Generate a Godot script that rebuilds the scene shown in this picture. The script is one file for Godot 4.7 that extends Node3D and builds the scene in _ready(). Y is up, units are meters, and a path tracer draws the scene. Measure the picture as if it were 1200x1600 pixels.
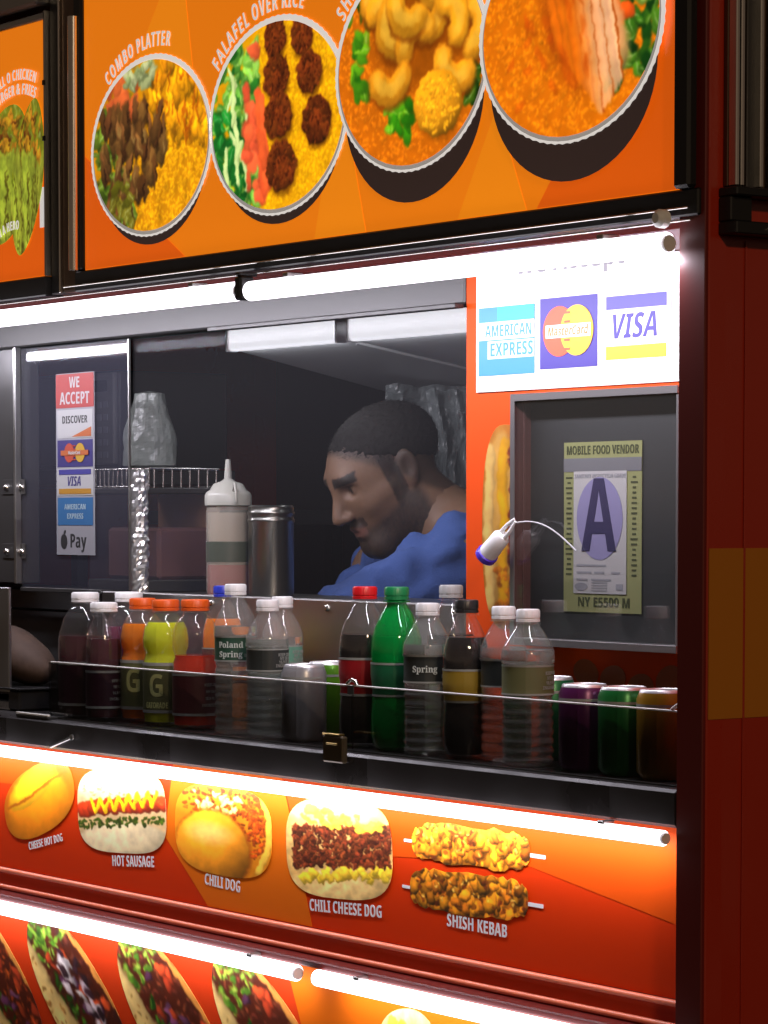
extends Node3D
# A street food cart at night, seen obliquely along its serving side.
# x runs along the serving side to the right, z points out to the street, y is up, metres.

const ZB := -0.19          # plane of the set-back serving window
const TRAY := 1.281        # top of the drinks tray floor
var M := {}
var rng := RandomNumberGenerator.new()
var font_bold: SystemFont
var font_serif: SystemFont

func _ready() -> void:
	rng.seed = 77
	_camera_and_light()
	_materials()
	_ground()
	_cart()
	_menu_boards()
	_light_tubes()
	_lower_signs()
	_card_sign()
	_window_and_sticker()
	_permit_case()
	_tray()
	_drinks()
	_interior()
	_person()

func _camera_and_light() -> void:
	var th := deg_to_rad(53.5)
	var ph := deg_to_rad(3.0)
	var fw := Vector3(-sin(th) * cos(ph), -sin(ph), -cos(th) * cos(ph))
	var rt := Vector3(cos(th), 0, -sin(th))
	var up := rt.cross(fw)
	var cam := Camera3D.new()
	cam.name = "camera"
	cam.transform = Transform3D(Basis(rt, up, -fw), Vector3(3.14308, 1.6, 2.32576))
	cam.set_frustum(0.1 * 1600.0 / 4500.0, Vector2(0.0, 0.1 * 0.0550744), 0.1, 200.0)
	add_child(cam)
	var env := Environment.new()
	env.background_mode = Environment.BG_SKY
	var sm := ProceduralSkyMaterial.new()
	sm.sky_top_color = Color(0.05, 0.05, 0.07)
	sm.sky_horizon_color = Color(0.40, 0.33, 0.27)
	sm.ground_bottom_color = Color(0.03, 0.03, 0.03)
	sm.ground_horizon_color = Color(0.22, 0.18, 0.15)
	sm.sky_curve = 0.2
	var sky := Sky.new()
	sky.sky_material = sm
	env.sky = sky
	env.background_energy_multiplier = 1.0
	env.tonemap_mode = Environment.TONE_MAPPER_LINEAR
	env.tonemap_exposure = 1.0
	env.sdfgi_enabled = true
	env.ssao_enabled = true
	env.ssil_enabled = true
	var we := WorldEnvironment.new()
	we.name = "world_environment"
	we.environment = env
	add_child(we)
	var fill_light := DirectionalLight3D.new()   # added warm fill, aimed to brighten the right end wall
	fill_light.name = "added_fill"
	fill_light.light_energy = 0.2
	fill_light.light_color = Color(1.0, 0.86, 0.7)
	fill_light.light_angular_distance = 3.0
	fill_light.shadow_enabled = true
	fill_light.basis = Basis.looking_at(Vector3(-0.86, -0.36, -0.36))
	add_child(fill_light)

# ---------------------------------------------------------------- helpers
func lin(r: float, g: float, b: float) -> Color:
	return Color(r, g, b).linear_to_srgb()

func mat(key: String, c: Color, rough := 0.5, metal := 0.0) -> StandardMaterial3D:
	var m := StandardMaterial3D.new()
	m.resource_name = key
	m.albedo_color = c
	m.roughness = rough
	m.metallic = metal
	M[key] = m
	return m

func glow(m: StandardMaterial3D, k: float, tex: Texture2D = null) -> StandardMaterial3D:
	m.emission_enabled = true
	m.emission = Color.WHITE if tex else m.albedo_color
	m.emission_energy_multiplier = k
	if tex:
		m.emission_operator = BaseMaterial3D.EMISSION_OP_MULTIPLY
		m.emission_texture = tex
	return m

func clear(key: String, c: Color, alpha: float, rough := 0.04) -> StandardMaterial3D:
	var m := mat(key, Color(c.r, c.g, c.b, alpha), rough)
	m.transparency = BaseMaterial3D.TRANSPARENCY_ALPHA
	m.cull_mode = BaseMaterial3D.CULL_DISABLED
	return m

func liquid(key: String, c: Color, alpha: float) -> StandardMaterial3D:
	var m := mat(key, Color(c.r, c.g, c.b, alpha), 0.03)
	m.refraction_enabled = true
	m.refraction_scale = 0.033
	return m

func noise_tex(freq: float, lo: Color, hi: Color, size := 256, oct := 4, sd := 3, stretch := 1.0) -> ImageTexture:
	var n := FastNoiseLite.new()
	n.seed = sd
	n.frequency = freq
	n.fractal_octaves = oct
	var im := Image.create(size, size, false, Image.FORMAT_RGB8)
	for y in size:
		for x in size:
			var t := clampf(n.get_noise_2d(x, y * stretch) * 0.9 + 0.5, 0.0, 1.0)
			im.set_pixel(x, y, lo.lerp(hi, t))
	return ImageTexture.create_from_image(im)

func tri_map(m: StandardMaterial3D, s: Vector3) -> void:
	m.uv1_triplanar = true
	m.uv1_scale = s

func tag(o: Node, label := "", category := "", group := "", kind := "") -> Node:
	if label: o.set_meta("label", label)
	if category: o.set_meta("category", category)
	if group: o.set_meta("group", group)
	if kind: o.set_meta("kind", kind)
	return o

var taken := {}
func numbered(n: String) -> String:
	taken[n] = taken.get(n, -1) + 1
	return n if taken[n] == 0 else "%s_%03d" % [n, taken[n]]

func thing(called: String, label: String, category: String, at := Vector3.ZERO, turn := 0.0, group := "") -> Node3D:
	var o := Node3D.new()
	o.name = numbered(called)
	add_child(o)
	o.position = at
	o.rotation.y = turn
	tag(o, label, category, group)
	return o

func child_name(parent: Node, called: String) -> String:
	if parent.get_node_or_null(called) == null:
		return called
	var k := 1
	while parent.get_node_or_null("%s_%03d" % [called, k]) != null:
		k += 1
	return "%s_%03d" % [called, k]

func put(called: String, mesh: Mesh, m: Material, parent: Node, at := Vector3.ZERO) -> MeshInstance3D:
	var o := MeshInstance3D.new()
	o.name = numbered(called) if parent == self else child_name(parent, called)
	o.mesh = mesh
	o.material_override = m
	o.position = at
	parent.add_child(o)
	return o

func obj(called: String, st: SurfaceTool, m: Material, parent: Node, at := Vector3.ZERO) -> MeshInstance3D:
	st.generate_normals()
	return put(called, st.commit(), m, parent, at)

func mb() -> SurfaceTool:
	var st := SurfaceTool.new()
	st.begin(Mesh.PRIMITIVE_TRIANGLES)
	st.set_smooth_group(-1)
	return st

func tri(st: SurfaceTool, a: Vector3, b: Vector3, c: Vector3, out: Vector3) -> void:
	# clockwise seen from the side that «out» points to
	if (b - a).cross(c - a).dot(out) > 0.0:
		st.add_vertex(a); st.add_vertex(c); st.add_vertex(b)
	else:
		st.add_vertex(a); st.add_vertex(b); st.add_vertex(c)

func quad(st: SurfaceTool, a: Vector3, b: Vector3, c: Vector3, d: Vector3, out: Vector3) -> void:
	tri(st, a, b, c, out)
	tri(st, a, c, d, out)

# a box with chamfered edges
func bx(st: SurfaceTool, lo: Vector3, hi: Vector3, bev := 0.0015, xf := Transform3D.IDENTITY) -> void:
	var c := (lo + hi) * 0.5
	var s := (hi - lo).abs() * 0.5
	bev = minf(bev, minf(s.x, minf(s.y, s.z)) * 0.45)
	for ax in 3:
		var u := (ax + 1) % 3
		var v := (ax + 2) % 3
		for sg in [-1.0, 1.0]:
			var p := []
			for q in [[-1, -1], [1, -1], [1, 1], [-1, 1]]:
				var w := Vector3.ZERO
				w[ax] = s[ax] * sg
				w[u] = (s[u] - bev) * q[0]
				w[v] = (s[v] - bev) * q[1]
				p.append(xf * (c + w))
			var n := Vector3.ZERO
			n[ax] = sg
			quad(st, p[0], p[1], p[2], p[3], xf.basis * n)
	if bev <= 0.0:
		return
	for ax in 3:      # the twelve chamfers
		var u := (ax + 1) % 3
		var v := (ax + 2) % 3
		for su in [-1.0, 1.0]:
			for sv in [-1.0, 1.0]:
				var p := []
				for q in [[-1, 0], [1, 0], [1, 1], [-1, 1]]:
					var w := Vector3.ZERO
					w[ax] = (s[ax] - bev) * q[0]
					w[u] = (s[u] - (bev if q[1] else 0.0)) * su
					w[v] = (s[v] - (0.0 if q[1] else bev)) * sv
					p.append(xf * (c + w))
				var n := Vector3.ZERO
				n[u] = su
				n[v] = sv
				quad(st, p[0], p[1], p[2], p[3], xf.basis * n)
	for sx in [-1.0, 1.0]:
		for sy in [-1.0, 1.0]:
			for sz in [-1.0, 1.0]:
				var k := Vector3(sx, sy, sz)
				tri(st, xf * (c + Vector3(s.x, s.y - bev, s.z - bev) * k), xf * (c + Vector3(s.x - bev, s.y, s.z - bev) * k), xf * (c + Vector3(s.x - bev, s.y - bev, s.z) * k), xf.basis * k)

func box(called: String, lo: Vector3, hi: Vector3, m: Material, parent: Node, bev := 0.0015) -> MeshInstance3D:
	var st := mb()
	bx(st, lo, hi, bev)
	return obj(called, st, m, parent)

# a shape turned round the y axis; prof holds (radius, height), bottom to top
func lathe(st: SurfaceTool, prof: Array, segs := 28, xf := Transform3D.IDENTITY, wob = null) -> void:
	var grp := 1
	for i in prof.size() - 1:
		var a: Vector2 = prof[i]
		var b: Vector2 = prof[i + 1]
		if i > 0:
			var d0: Vector2 = (a - prof[i - 1]).normalized()
			if d0.dot((b - a).normalized()) < 0.75:
				grp += 1
		st.set_smooth_group(grp)
		var t := (b - a).normalized()
		for k in segs:
			var p := []
			for q in [[a, k], [a, k + 1], [b, k + 1], [b, k]]:
				var an: float = TAU * q[1] / segs
				var r: float = q[0].x
				if wob != null:
					r = wob.call(an, q[0])
				p.append(xf * Vector3(r * sin(an), q[0].y, r * cos(an)))
			var am := TAU * (k + 0.5) / segs
			var out := xf.basis * Vector3(t.y * sin(am), -t.x, t.y * cos(am))
			if a.x > 1e-6:
				tri(st, p[0], p[1], p[2], out)
			if b.x > 1e-6:
				tri(st, p[0], p[2], p[3], out)
	st.set_smooth_group(-1)

func tube(st: SurfaceTool, pts: Array, r, segs := 10) -> void:
	var n := pts.size()
	var ref := Vector3(0.13, 0.97, 0.2).normalized()
	var rings := []
	for i in n:
		var d: Vector3 = (pts[mini(i + 1, n - 1)] - pts[maxi(i - 1, 0)]).normalized()
		var u := d.cross(ref if absf(d.dot(ref)) < 0.95 else Vector3.RIGHT).normalized()
		var v := d.cross(u)
		var ri: float = r[i] if r is Array else r
		var ring := []
		for k in segs:
			var a := TAU * k / segs
			ring.append(pts[i] + (u * cos(a) + v * sin(a)) * ri)
		rings.append(ring)
	st.set_smooth_group(1)
	for i in n - 1:
		for k in segs:
			var k2 := (k + 1) % segs
			var o: Vector3 = rings[i][k] + rings[i][k2] - pts[i] * 2.0
			quad(st, rings[i][k], rings[i][k2], rings[i + 1][k2], rings[i + 1][k], o)
	st.set_smooth_group(-1)
	for e in [0, n - 1]:
		var o: Vector3 = pts[0] - pts[1] if e == 0 else pts[n - 1] - pts[n - 2]
		for k in segs:
			tri(st, pts[e], rings[e][k], rings[e][(k + 1) % segs], o)

# a thin flat plate in the xy plane with an outline; texture laid over its bounding box
func plate(st: SurfaceTool, outline: Array, z0: float, z1: float) -> void:
	var pv := PackedVector2Array(outline)
	var lo: Vector2 = pv[0]
	var hi: Vector2 = pv[0]
	for p in pv:
		lo = lo.min(p)
		hi = hi.max(p)
	var idx := Geometry2D.triangulate_polygon(pv)
	var uv := func(p: Vector2) -> Vector2: return Vector2((p.x - lo.x) / (hi.x - lo.x), 1.0 - (p.y - lo.y) / (hi.y - lo.y))
	for i in range(0, idx.size(), 3):
		var t := [pv[idx[i]], pv[idx[i + 1]], pv[idx[i + 2]]]
		if (t[1] - t[0]).cross(t[2] - t[0]) > 0.0:
			t = [t[0], t[2], t[1]]
		for p in t:
			st.set_uv(uv.call(p))
			st.add_vertex(Vector3(p.x, p.y, z1))
	var cc := Vector2.ZERO
	for p in pv: cc += p
	cc /= pv.size()
	for i in pv.size():
		var a := pv[i]
		var b := pv[(i + 1) % pv.size()]
		st.set_uv(uv.call(a))
		var o := (a + b) * 0.5 - cc
		quad(st, Vector3(a.x, a.y, z0), Vector3(b.x, b.y, z0), Vector3(b.x, b.y, z1), Vector3(a.x, a.y, z1), Vector3(o.x, o.y, 0))

func ellipse(c: Vector2, rx: float, ry: float, n := 40, rot := 0.0, k := 2.0) -> Array:
	var out := []
	for i in n:
		var a := TAU * i / n
		var p := Vector2(signf(cos(a)) * pow(absf(cos(a)), 2.0 / k) * rx, signf(sin(a)) * pow(absf(sin(a)), 2.0 / k) * ry)
		out.append(c + p.rotated(rot))
	return out

func rect(x0: float, y0: float, x1: float, y1: float) -> Array:
	return [Vector2(x0, y0), Vector2(x1, y0), Vector2(x1, y1), Vector2(x0, y1)]

func flat(called: String, outline: Array, z: float, m: Material, parent: Node, thick := 0.0006) -> MeshInstance3D:
	var st := mb()
	plate(st, outline, z, z + thick)
	return obj(called, st, m, parent)

# ---------------------------------------------------------------- lettering
func letters(text: String, cap: float, fnt: Font = null, depth := 0.0005) -> Mesh:
	var t := TextMesh.new()
	t.font = fnt if fnt else font_bold
	t.text = text
	t.font_size = 64
	t.pixel_size = cap / (0.714 * 64.0)
	t.depth = depth
	t.curve_step = 2.0
	return t

func print_text(called: String, text: String, at: Vector3, cap: float, m: Material, parent: Node, squeeze := 1.0, rot := 0.0, fnt: Font = null, slant := 0.0) -> MeshInstance3D:
	var st := SurfaceTool.new()
	st.begin(Mesh.PRIMITIVE_TRIANGLES)
	var b := Basis(Vector3(squeeze, 0, 0), Vector3(slant, 1, 0), Vector3(0, 0, 1))
	st.append_from(letters(text, cap, fnt), 0, Transform3D(Basis(Vector3(0, 0, 1), rot) * b, at))
	return put(called, st.commit(), m, parent)

# lettering that follows the upper edge of an ellipse
func arc_text(called: String, text: String, c: Vector2, rx: float, ry: float, from_deg: float, cap: float, z: float, m: Material, parent: Node, squeeze := 0.8, gap := 1.12) -> void:
	var st := SurfaceTool.new()
	st.begin(Mesh.PRIMITIVE_TRIANGLES)
	var a := deg_to_rad(from_deg)
	for ch in text:
		var w := font_bold.get_string_size(ch, HORIZONTAL_ALIGNMENT_LEFT, -1, 64).x / 64.0 * cap / 0.714 * squeeze * gap
		var sp := Vector2(-rx * sin(a), ry * cos(a)).length()
		a -= w * 0.5 / sp
		var p := c + Vector2(rx * cos(a), ry * sin(a))
		var t := Vector2(rx * sin(a), -ry * cos(a)).angle()
		if ch != " ":
			var b := Basis(Vector3(0, 0, 1), t) * Basis.from_scale(Vector3(squeeze, 1, 1))
			st.append_from(letters(ch, cap), 0, Transform3D(b, Vector3(p.x, p.y, z)))
		a -= w * 0.5 / sp
	put(called, st.commit(), m, parent)

# lettering bent round a bottle of radius r, facing local +z
func wrap_text(called: String, text: String, y: float, cap: float, r: float, m: Material, parent: Node, squeeze := 1.0, turn := 0.0, fnt: Font = null) -> void:
	var ar: Array = letters(text, cap, fnt, 0.0).surface_get_arrays(0) if false else (letters(text, cap, fnt, 0.0004) as TextMesh).get_mesh_arrays()
	var v: PackedVector3Array = ar[Mesh.ARRAY_VERTEX]
	var nn: PackedVector3Array = ar[Mesh.ARRAY_NORMAL]
	for i in v.size():
		var a := v[i].x * squeeze / r + turn
		var rr := r + 0.0002 + v[i].z
		v[i] = Vector3(rr * sin(a), y + v[i].y, rr * cos(a))
		nn[i] = nn[i].rotated(Vector3.UP, a)
	ar[Mesh.ARRAY_VERTEX] = v
	ar[Mesh.ARRAY_NORMAL] = nn
	ar[Mesh.ARRAY_TANGENT] = null
	var am := ArrayMesh.new()
	am.add_surface_from_arrays(Mesh.PRIMITIVE_TRIANGLES, ar)
	put(called, am, m, parent)

# ---------------------------------------------------------------- printed pictures
class Canvas:
	var w: int
	var h: int
	var d: PackedColorArray
	var r := RandomNumberGenerator.new()
	func _init(ww: int, hh: int, c: Color, sd: int) -> void:
		w = ww; h = hh
		d.resize(w * h)
		d.fill(c)
		r.seed = sd
	func f(a: float, b: float) -> float:
		return r.randf_range(a, b)
	func tint(c: Color, j: float) -> Color:
		var k := 1.0 + f(-j, j)
		return Color(c.r * k, c.g * k * (1.0 + f(-j, j) * 0.3), c.b * k)
	# a soft ellipse; shade rounds it off as in a photograph of food
	func el(cx: float, cy: float, rx: float, ry: float, rot: float, c: Color, shade := 0.0, soft := 0.3, al := 1.0) -> void:
		var X := cx * w
		var Y := cy * h
		var A := rx * w
		var B := ry * w
		var R := maxf(A, B) + 1.0
		var cs := cos(rot)
		var sn := sin(rot)
		for y in range(maxi(0, int(Y - R)), mini(h, int(Y + R) + 1)):
			for x in range(maxi(0, int(X - R)), mini(w, int(X + R) + 1)):
				var dx := x + 0.5 - X
				var dy := y + 0.5 - Y
				var p := (dx * cs + dy * sn) / A
				var q := (-dx * sn + dy * cs) / B
				var e := p * p + q * q
				if e >= 1.0:
					continue
				var k := minf(1.0, (1.0 - e) / soft) * al
				var cc := c
				if shade > 0.0:
					var s := 1.0 + shade * (0.35 - e * 0.7 - (dy * 0.8 + dx * 0.35) / R)
					cc = Color(c.r * s, c.g * s, c.b * s)
				d[y * w + x] = d[y * w + x].lerp(cc, k)
	func strip(pts: Array, rad: float, c: Color, shade := 0.3, al := 1.0) -> void:
		for i in pts.size() - 1:
			var a: Vector2 = pts[i]
			var b: Vector2 = pts[i + 1]
			var n := int(maxf(2.0, Vector2(b.x - a.x, (b.y - a.y) * h / w).length() / rad * 3.2))
			for k in n:
				var p := a.lerp(b, float(k) / n)
				el(p.x, p.y, rad, rad, 0.0, c, shade, 0.5, al)
	func scatter(n: int, x0: float, y0: float, x1: float, y1: float, rx: float, ry: float, c: Color, j := 0.15, shade := 0.3, inside = null) -> void:
		for i in n:
			var p := Vector2(f(x0, x1), f(y0, y1))
			if inside != null and not inside.call(p):
				continue
			var s := f(0.7, 1.25)
			el(p.x, p.y, rx * s, ry * s, f(0, PI), tint(c, j), shade, 0.4, 0.9)
	# a print seen from the pavement: soften it slightly
	func blur(times: int) -> void:
		for t in times:
			var e := d.duplicate()
			for y in range(1, h - 1):
				for x in range(1, w - 1):
					var i := y * w + x
					d[i] = (e[i] * 4.0 + (e[i - 1] + e[i + 1] + e[i - w] + e[i + w]) * 2.0 + e[i - w - 1] + e[i - w + 1] + e[i + w - 1] + e[i + w + 1]) / 16.0
	# push the picture about so that nothing keeps a drawn outline, and vary its tone
	func warp(amp: float, freq: float) -> void:
		var n := FastNoiseLite.new()
		n.seed = int(r.randi() % 1000)
		n.frequency = freq
		n.fractal_octaves = 3
		var e := d.duplicate()
		for y in h:
			for x in w:
				var sx := clampi(int(x + n.get_noise_2d(x, y) * amp * 2.0), 0, w - 1)
				var sy := clampi(int(y + n.get_noise_2d(x + 500, y) * amp * 2.0), 0, h - 1)
				var k := 1.0 + n.get_noise_2d(x * 0.6, y * 0.6 + 900) * minf(0.3, amp * 0.06)
				var c := e[sy * w + sx]
				d[y * w + x] = Color(c.r * k, c.g * k, c.b * k)
	func tex(soften := 2, amp := 7.0) -> ImageTexture:
		warp(amp, 0.045)
		blur(soften)
		var im := Image.create(w, h, false, Image.FORMAT_RGB8)
		for y in h:
			for x in w:
				var c := d[y * w + x]
				im.set_pixel(x, y, Color(clampf(c.r, 0, 1), clampf(c.g, 0, 1), clampf(c.b, 0, 1)))
		return ImageTexture.create_from_image(im)

func lettuce(c: Canvas, n: int, x0: float, y0: float, x1: float, y1: float, dark: Color, light: Color) -> void:
	for i in n:
		var p := Vector2(c.f(x0, x1), c.f(y0, y1))
		var t := c.f(0, 1)
		var s := c.f(0.02, 0.05)
		var a := c.f(0, PI)
		c.el(p.x, p.y, s * 1.3, s * 0.7, a, c.tint(dark.lerp(light, t), 0.14), 0.3, 0.6)
		if t > 0.55:
			c.el(p.x, p.y, s * 1.1, s * 0.12, a, light.lerp(Color(0.9, 0.95, 0.7), 0.5), 0.0, 0.8, 0.7)

func art_falafel() -> ImageTexture:
	var c := Canvas.new(300, 250, Color(0.95, 0.66, 0.02), 11)
	c.scatter(1700, 0.35, 0, 1, 1, 0.017, 0.007, Color(0.99, 0.70, 0.03), 0.09, 0.4)
	lettuce(c, 230, 0.0, 0.05, 0.36, 1.0, Color(0.08, 0.36, 0.1), Color(0.6, 0.82, 0.3))
	lettuce(c, 60, 0.02, 0.45, 0.26, 0.95, Color(0.03, 0.28, 0.08), Color(0.12, 0.55, 0.18))
	for i in 9:
		var x := c.f(0.08, 0.3)
		var y := c.f(0.15, 0.8)
		c.strip([Vector2(x, y), Vector2(x + c.f(-0.04, 0.06), y + 0.1), Vector2(x + c.f(-0.05, 0.08), y + 0.22)], 0.016, Color(0.78, 0.86, 0.55), 0.3)
	for i in 26:
		var y := c.f(0.12, 0.95)
		c.el(0.33 + c.f(-0.07, 0.07) - (0.05 if y < 0.5 else 0.0), y, c.f(0.04, 0.075), c.f(0.025, 0.05), c.f(0, PI), c.tint(Color(0.92, 0.36, 0.2), 0.16), 0.25, 0.6)
	for i in 7:
		c.strip([Vector2(0.38 + c.f(-0.03, 0.03), c.f(0.3, 0.6)), Vector2(0.41 + c.f(-0.03, 0.04), c.f(0.75, 0.98))], c.f(0.02, 0.035), c.tint(Color(0.94, 0.36, 0.17), 0.14), 0.2, 0.8)
	for q in [[0.49, 0.08, 0.085], [0.69, 0.1, 0.082], [0.5, 0.29, 0.098], [0.745, 0.3, 0.094], [0.515, 0.5, 0.104], [0.8, 0.56, 0.108], [0.535, 0.77, 0.114]]:
		c.el(q[0] + 0.012, q[1] + 0.03, q[2] * 1.1, q[2] * 1.12, 0.2, Color(0.3, 0.12, 0.01), 0.0, 0.5, 0.7)
		c.el(q[0], q[1], q[2], q[2] * 1.02, 0.2, Color(0.42, 0.17, 0.05), 0.8, 0.15)
		for i in 9:
			var a := TAU * i / 9.0
			c.el(q[0] + cos(a) * q[2] * 0.72, q[1] + sin(a) * q[2] * 0.85, q[2] * c.f(0.3, 0.5), q[2] * c.f(0.25, 0.4), c.f(0, PI), c.tint(Color(0.4, 0.17, 0.05), 0.2), 0.4, 0.5)
		for i in 130:
			var a := c.f(0, TAU)
			var rr: float = sqrt(c.f(0, 1)) * q[2] * 0.95
			c.el(q[0] + cos(a) * rr, q[1] + sin(a) * rr * 1.25, c.f(0.005, 0.014), c.f(0.004, 0.008), c.f(0, PI), c.tint(Color(0.47, 0.2, 0.06) if c.f(0, 1) > 0.4 else Color(0.25, 0.08, 0.02), 0.3), 0.4, 0.5, 0.8)
	return c.tex(2, 2.2)

func art_combo() -> ImageTexture:
	var c := Canvas.new(300, 250, Color(0.85, 0.55, 0.03), 12)
	c.scatter(1300, 0.3, 0.3, 1, 1, 0.017, 0.007, Color(0.98, 0.67, 0.05), 0.09, 0.4)
	lettuce(c, 150, 0.0, 0.2, 0.35, 0.95, Color(0.2, 0.28, 0.06), Color(0.45, 0.55, 0.15))
	for i in 60:   # yellow chicken, upper right
		var x := c.f(0.5, 1.0)
		c.el(x, c.f(0.02, 0.35 + (x - 0.5) * 0.45), c.f(0.05, 0.1), c.f(0.018, 0.035), c.f(1.0, 2.0), c.tint(Color(0.9, 0.58, 0.05), 0.22), 0.6, 0.5)
	for i in 26:
		c.el(c.f(0.55, 0.95), c.f(0.1, 0.5), c.f(0.03, 0.06), c.f(0.006, 0.014), c.f(1.0, 2.0), Color(0.68, 0.3, 0.02), 0.2, 0.7, 0.7)
	for i in 16:
		c.el(c.f(0.12, 0.42), c.f(0.1, 0.3), c.f(0.05, 0.09), c.f(0.03, 0.05), c.f(0, PI), c.tint(Color(0.84, 0.38, 0.18), 0.12), 0.3, 0.5)
	lettuce(c, 30, 0.28, 0.0, 0.55, 0.14, Color(0.45, 0.5, 0.3), Color(0.72, 0.74, 0.52))
	for i in 120:   # shaved meat
		var x := c.f(0.08, 0.64)
		var y := c.f(0.25, 0.95)
		if x * 1.15 + y > 1.3:
			continue
		var t := c.f(0, 1)
		var rot := c.f(1.1, 2.0)
		c.el(x, y, c.f(0.05, 0.11), c.f(0.018, 0.045), rot, c.tint(Color(0.44, 0.3, 0.14).lerp(Color(0.3, 0.17, 0.08), t), 0.2), 0.55, 0.55)
		if t > 0.6:
			c.el(x + 0.02, y, c.f(0.04, 0.08), c.f(0.005, 0.01), rot, Color(0.17, 0.09, 0.05), 0.0, 0.7, 0.8)
		elif t < 0.15:
			c.el(x, y, c.f(0.03, 0.06), c.f(0.006, 0.012), rot, Color(0.62, 0.48, 0.25), 0.0, 0.8, 0.8)
	lettuce(c, 26, 0.15, 0.7, 0.35, 0.95, Color(0.3, 0.28, 0.05), Color(0.45, 0.42, 0.12))
	return c.tex(2, 3.0)

func art_shrimp() -> ImageTexture:
	var c := Canvas.new(300, 250, Color(0.85, 0.42, 0.02), 13)
	c.scatter(1700, 0, 0, 1, 1, 0.017, 0.007, Color(0.93, 0.48, 0.04), 0.1, 0.35)
	lettuce(c, 26, 0.1, 0.32, 0.2, 0.62, Color(0.1, 0.35, 0.03), Color(0.5, 0.75, 0.1))
	lettuce(c, 18, 0.32, 0.7, 0.5, 0.84, Color(0.1, 0.4, 0.02), Color(0.5, 0.8, 0.12))
	lettuce(c, 14, 0.88, 0.55, 0.97, 0.75, Color(0.05, 0.2, 0.02), Color(0.25, 0.4, 0.05))
	lettuce(c, 16, 0.05, 0.1, 0.3, 0.25, Color(0.1, 0.3, 0.02), Color(0.4, 0.55, 0.1))
	c.el(0.58, 0.34, 0.4, 0.3, 0, Color(0.62, 0.3, 0.01), 0.0, 0.6, 0.9)
	for q in [[0.3, 0.12, 0.5], [0.5, 0.1, 2.6], [0.7, 0.1, 1.2], [0.86, 0.2, 3.4], [0.3, 0.3, 4.2], [0.62, 0.25, 0.2], [0.88, 0.38, 5.2], [0.42, 0.3, 1.7], [0.74, 0.34, 4.6], [0.56, 0.42, 3.0], [0.82, 0.52, 0.9], [0.36, 0.52, 0.35], [0.5, 0.2, 0.9]]:
		for pass_ in 3:
			var pts := []
			for i in 6:
				var a: float = q[2] + i * 0.52
				var dy: float = [0.022, 0.0, -0.012][pass_]
				pts.append(Vector2(q[0] + cos(a) * 0.1, q[1] + sin(a) * 0.105 + dy))
			c.strip(pts, [0.078, 0.068, 0.036][pass_], [Color(0.5, 0.22, 0.01), c.tint(Color(0.93, 0.6, 0.1), 0.06), Color(1.0, 0.78, 0.26)][pass_], [0.1, 0.35, 0.0][pass_], [0.35, 0.9, 0.16][pass_])
	c.el(0.7, 0.74, 0.17, 0.15, 0.2, Color(0.5, 0.25, 0.01), 0.0, 0.5, 0.8)
	c.el(0.69, 0.72, 0.165, 0.14, 0.2, Color(0.93, 0.6, 0.08), 0.5, 0.1)
	c.scatter(260, 0.55, 0.58, 0.83, 0.87, 0.012, 0.008, Color(0.98, 0.66, 0.1), 0.15, 0.4, func(p: Vector2) -> bool: return p.distance_to(Vector2(0.69, 0.72)) < 0.14)
	return c.tex(2, 1.8)

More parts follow.
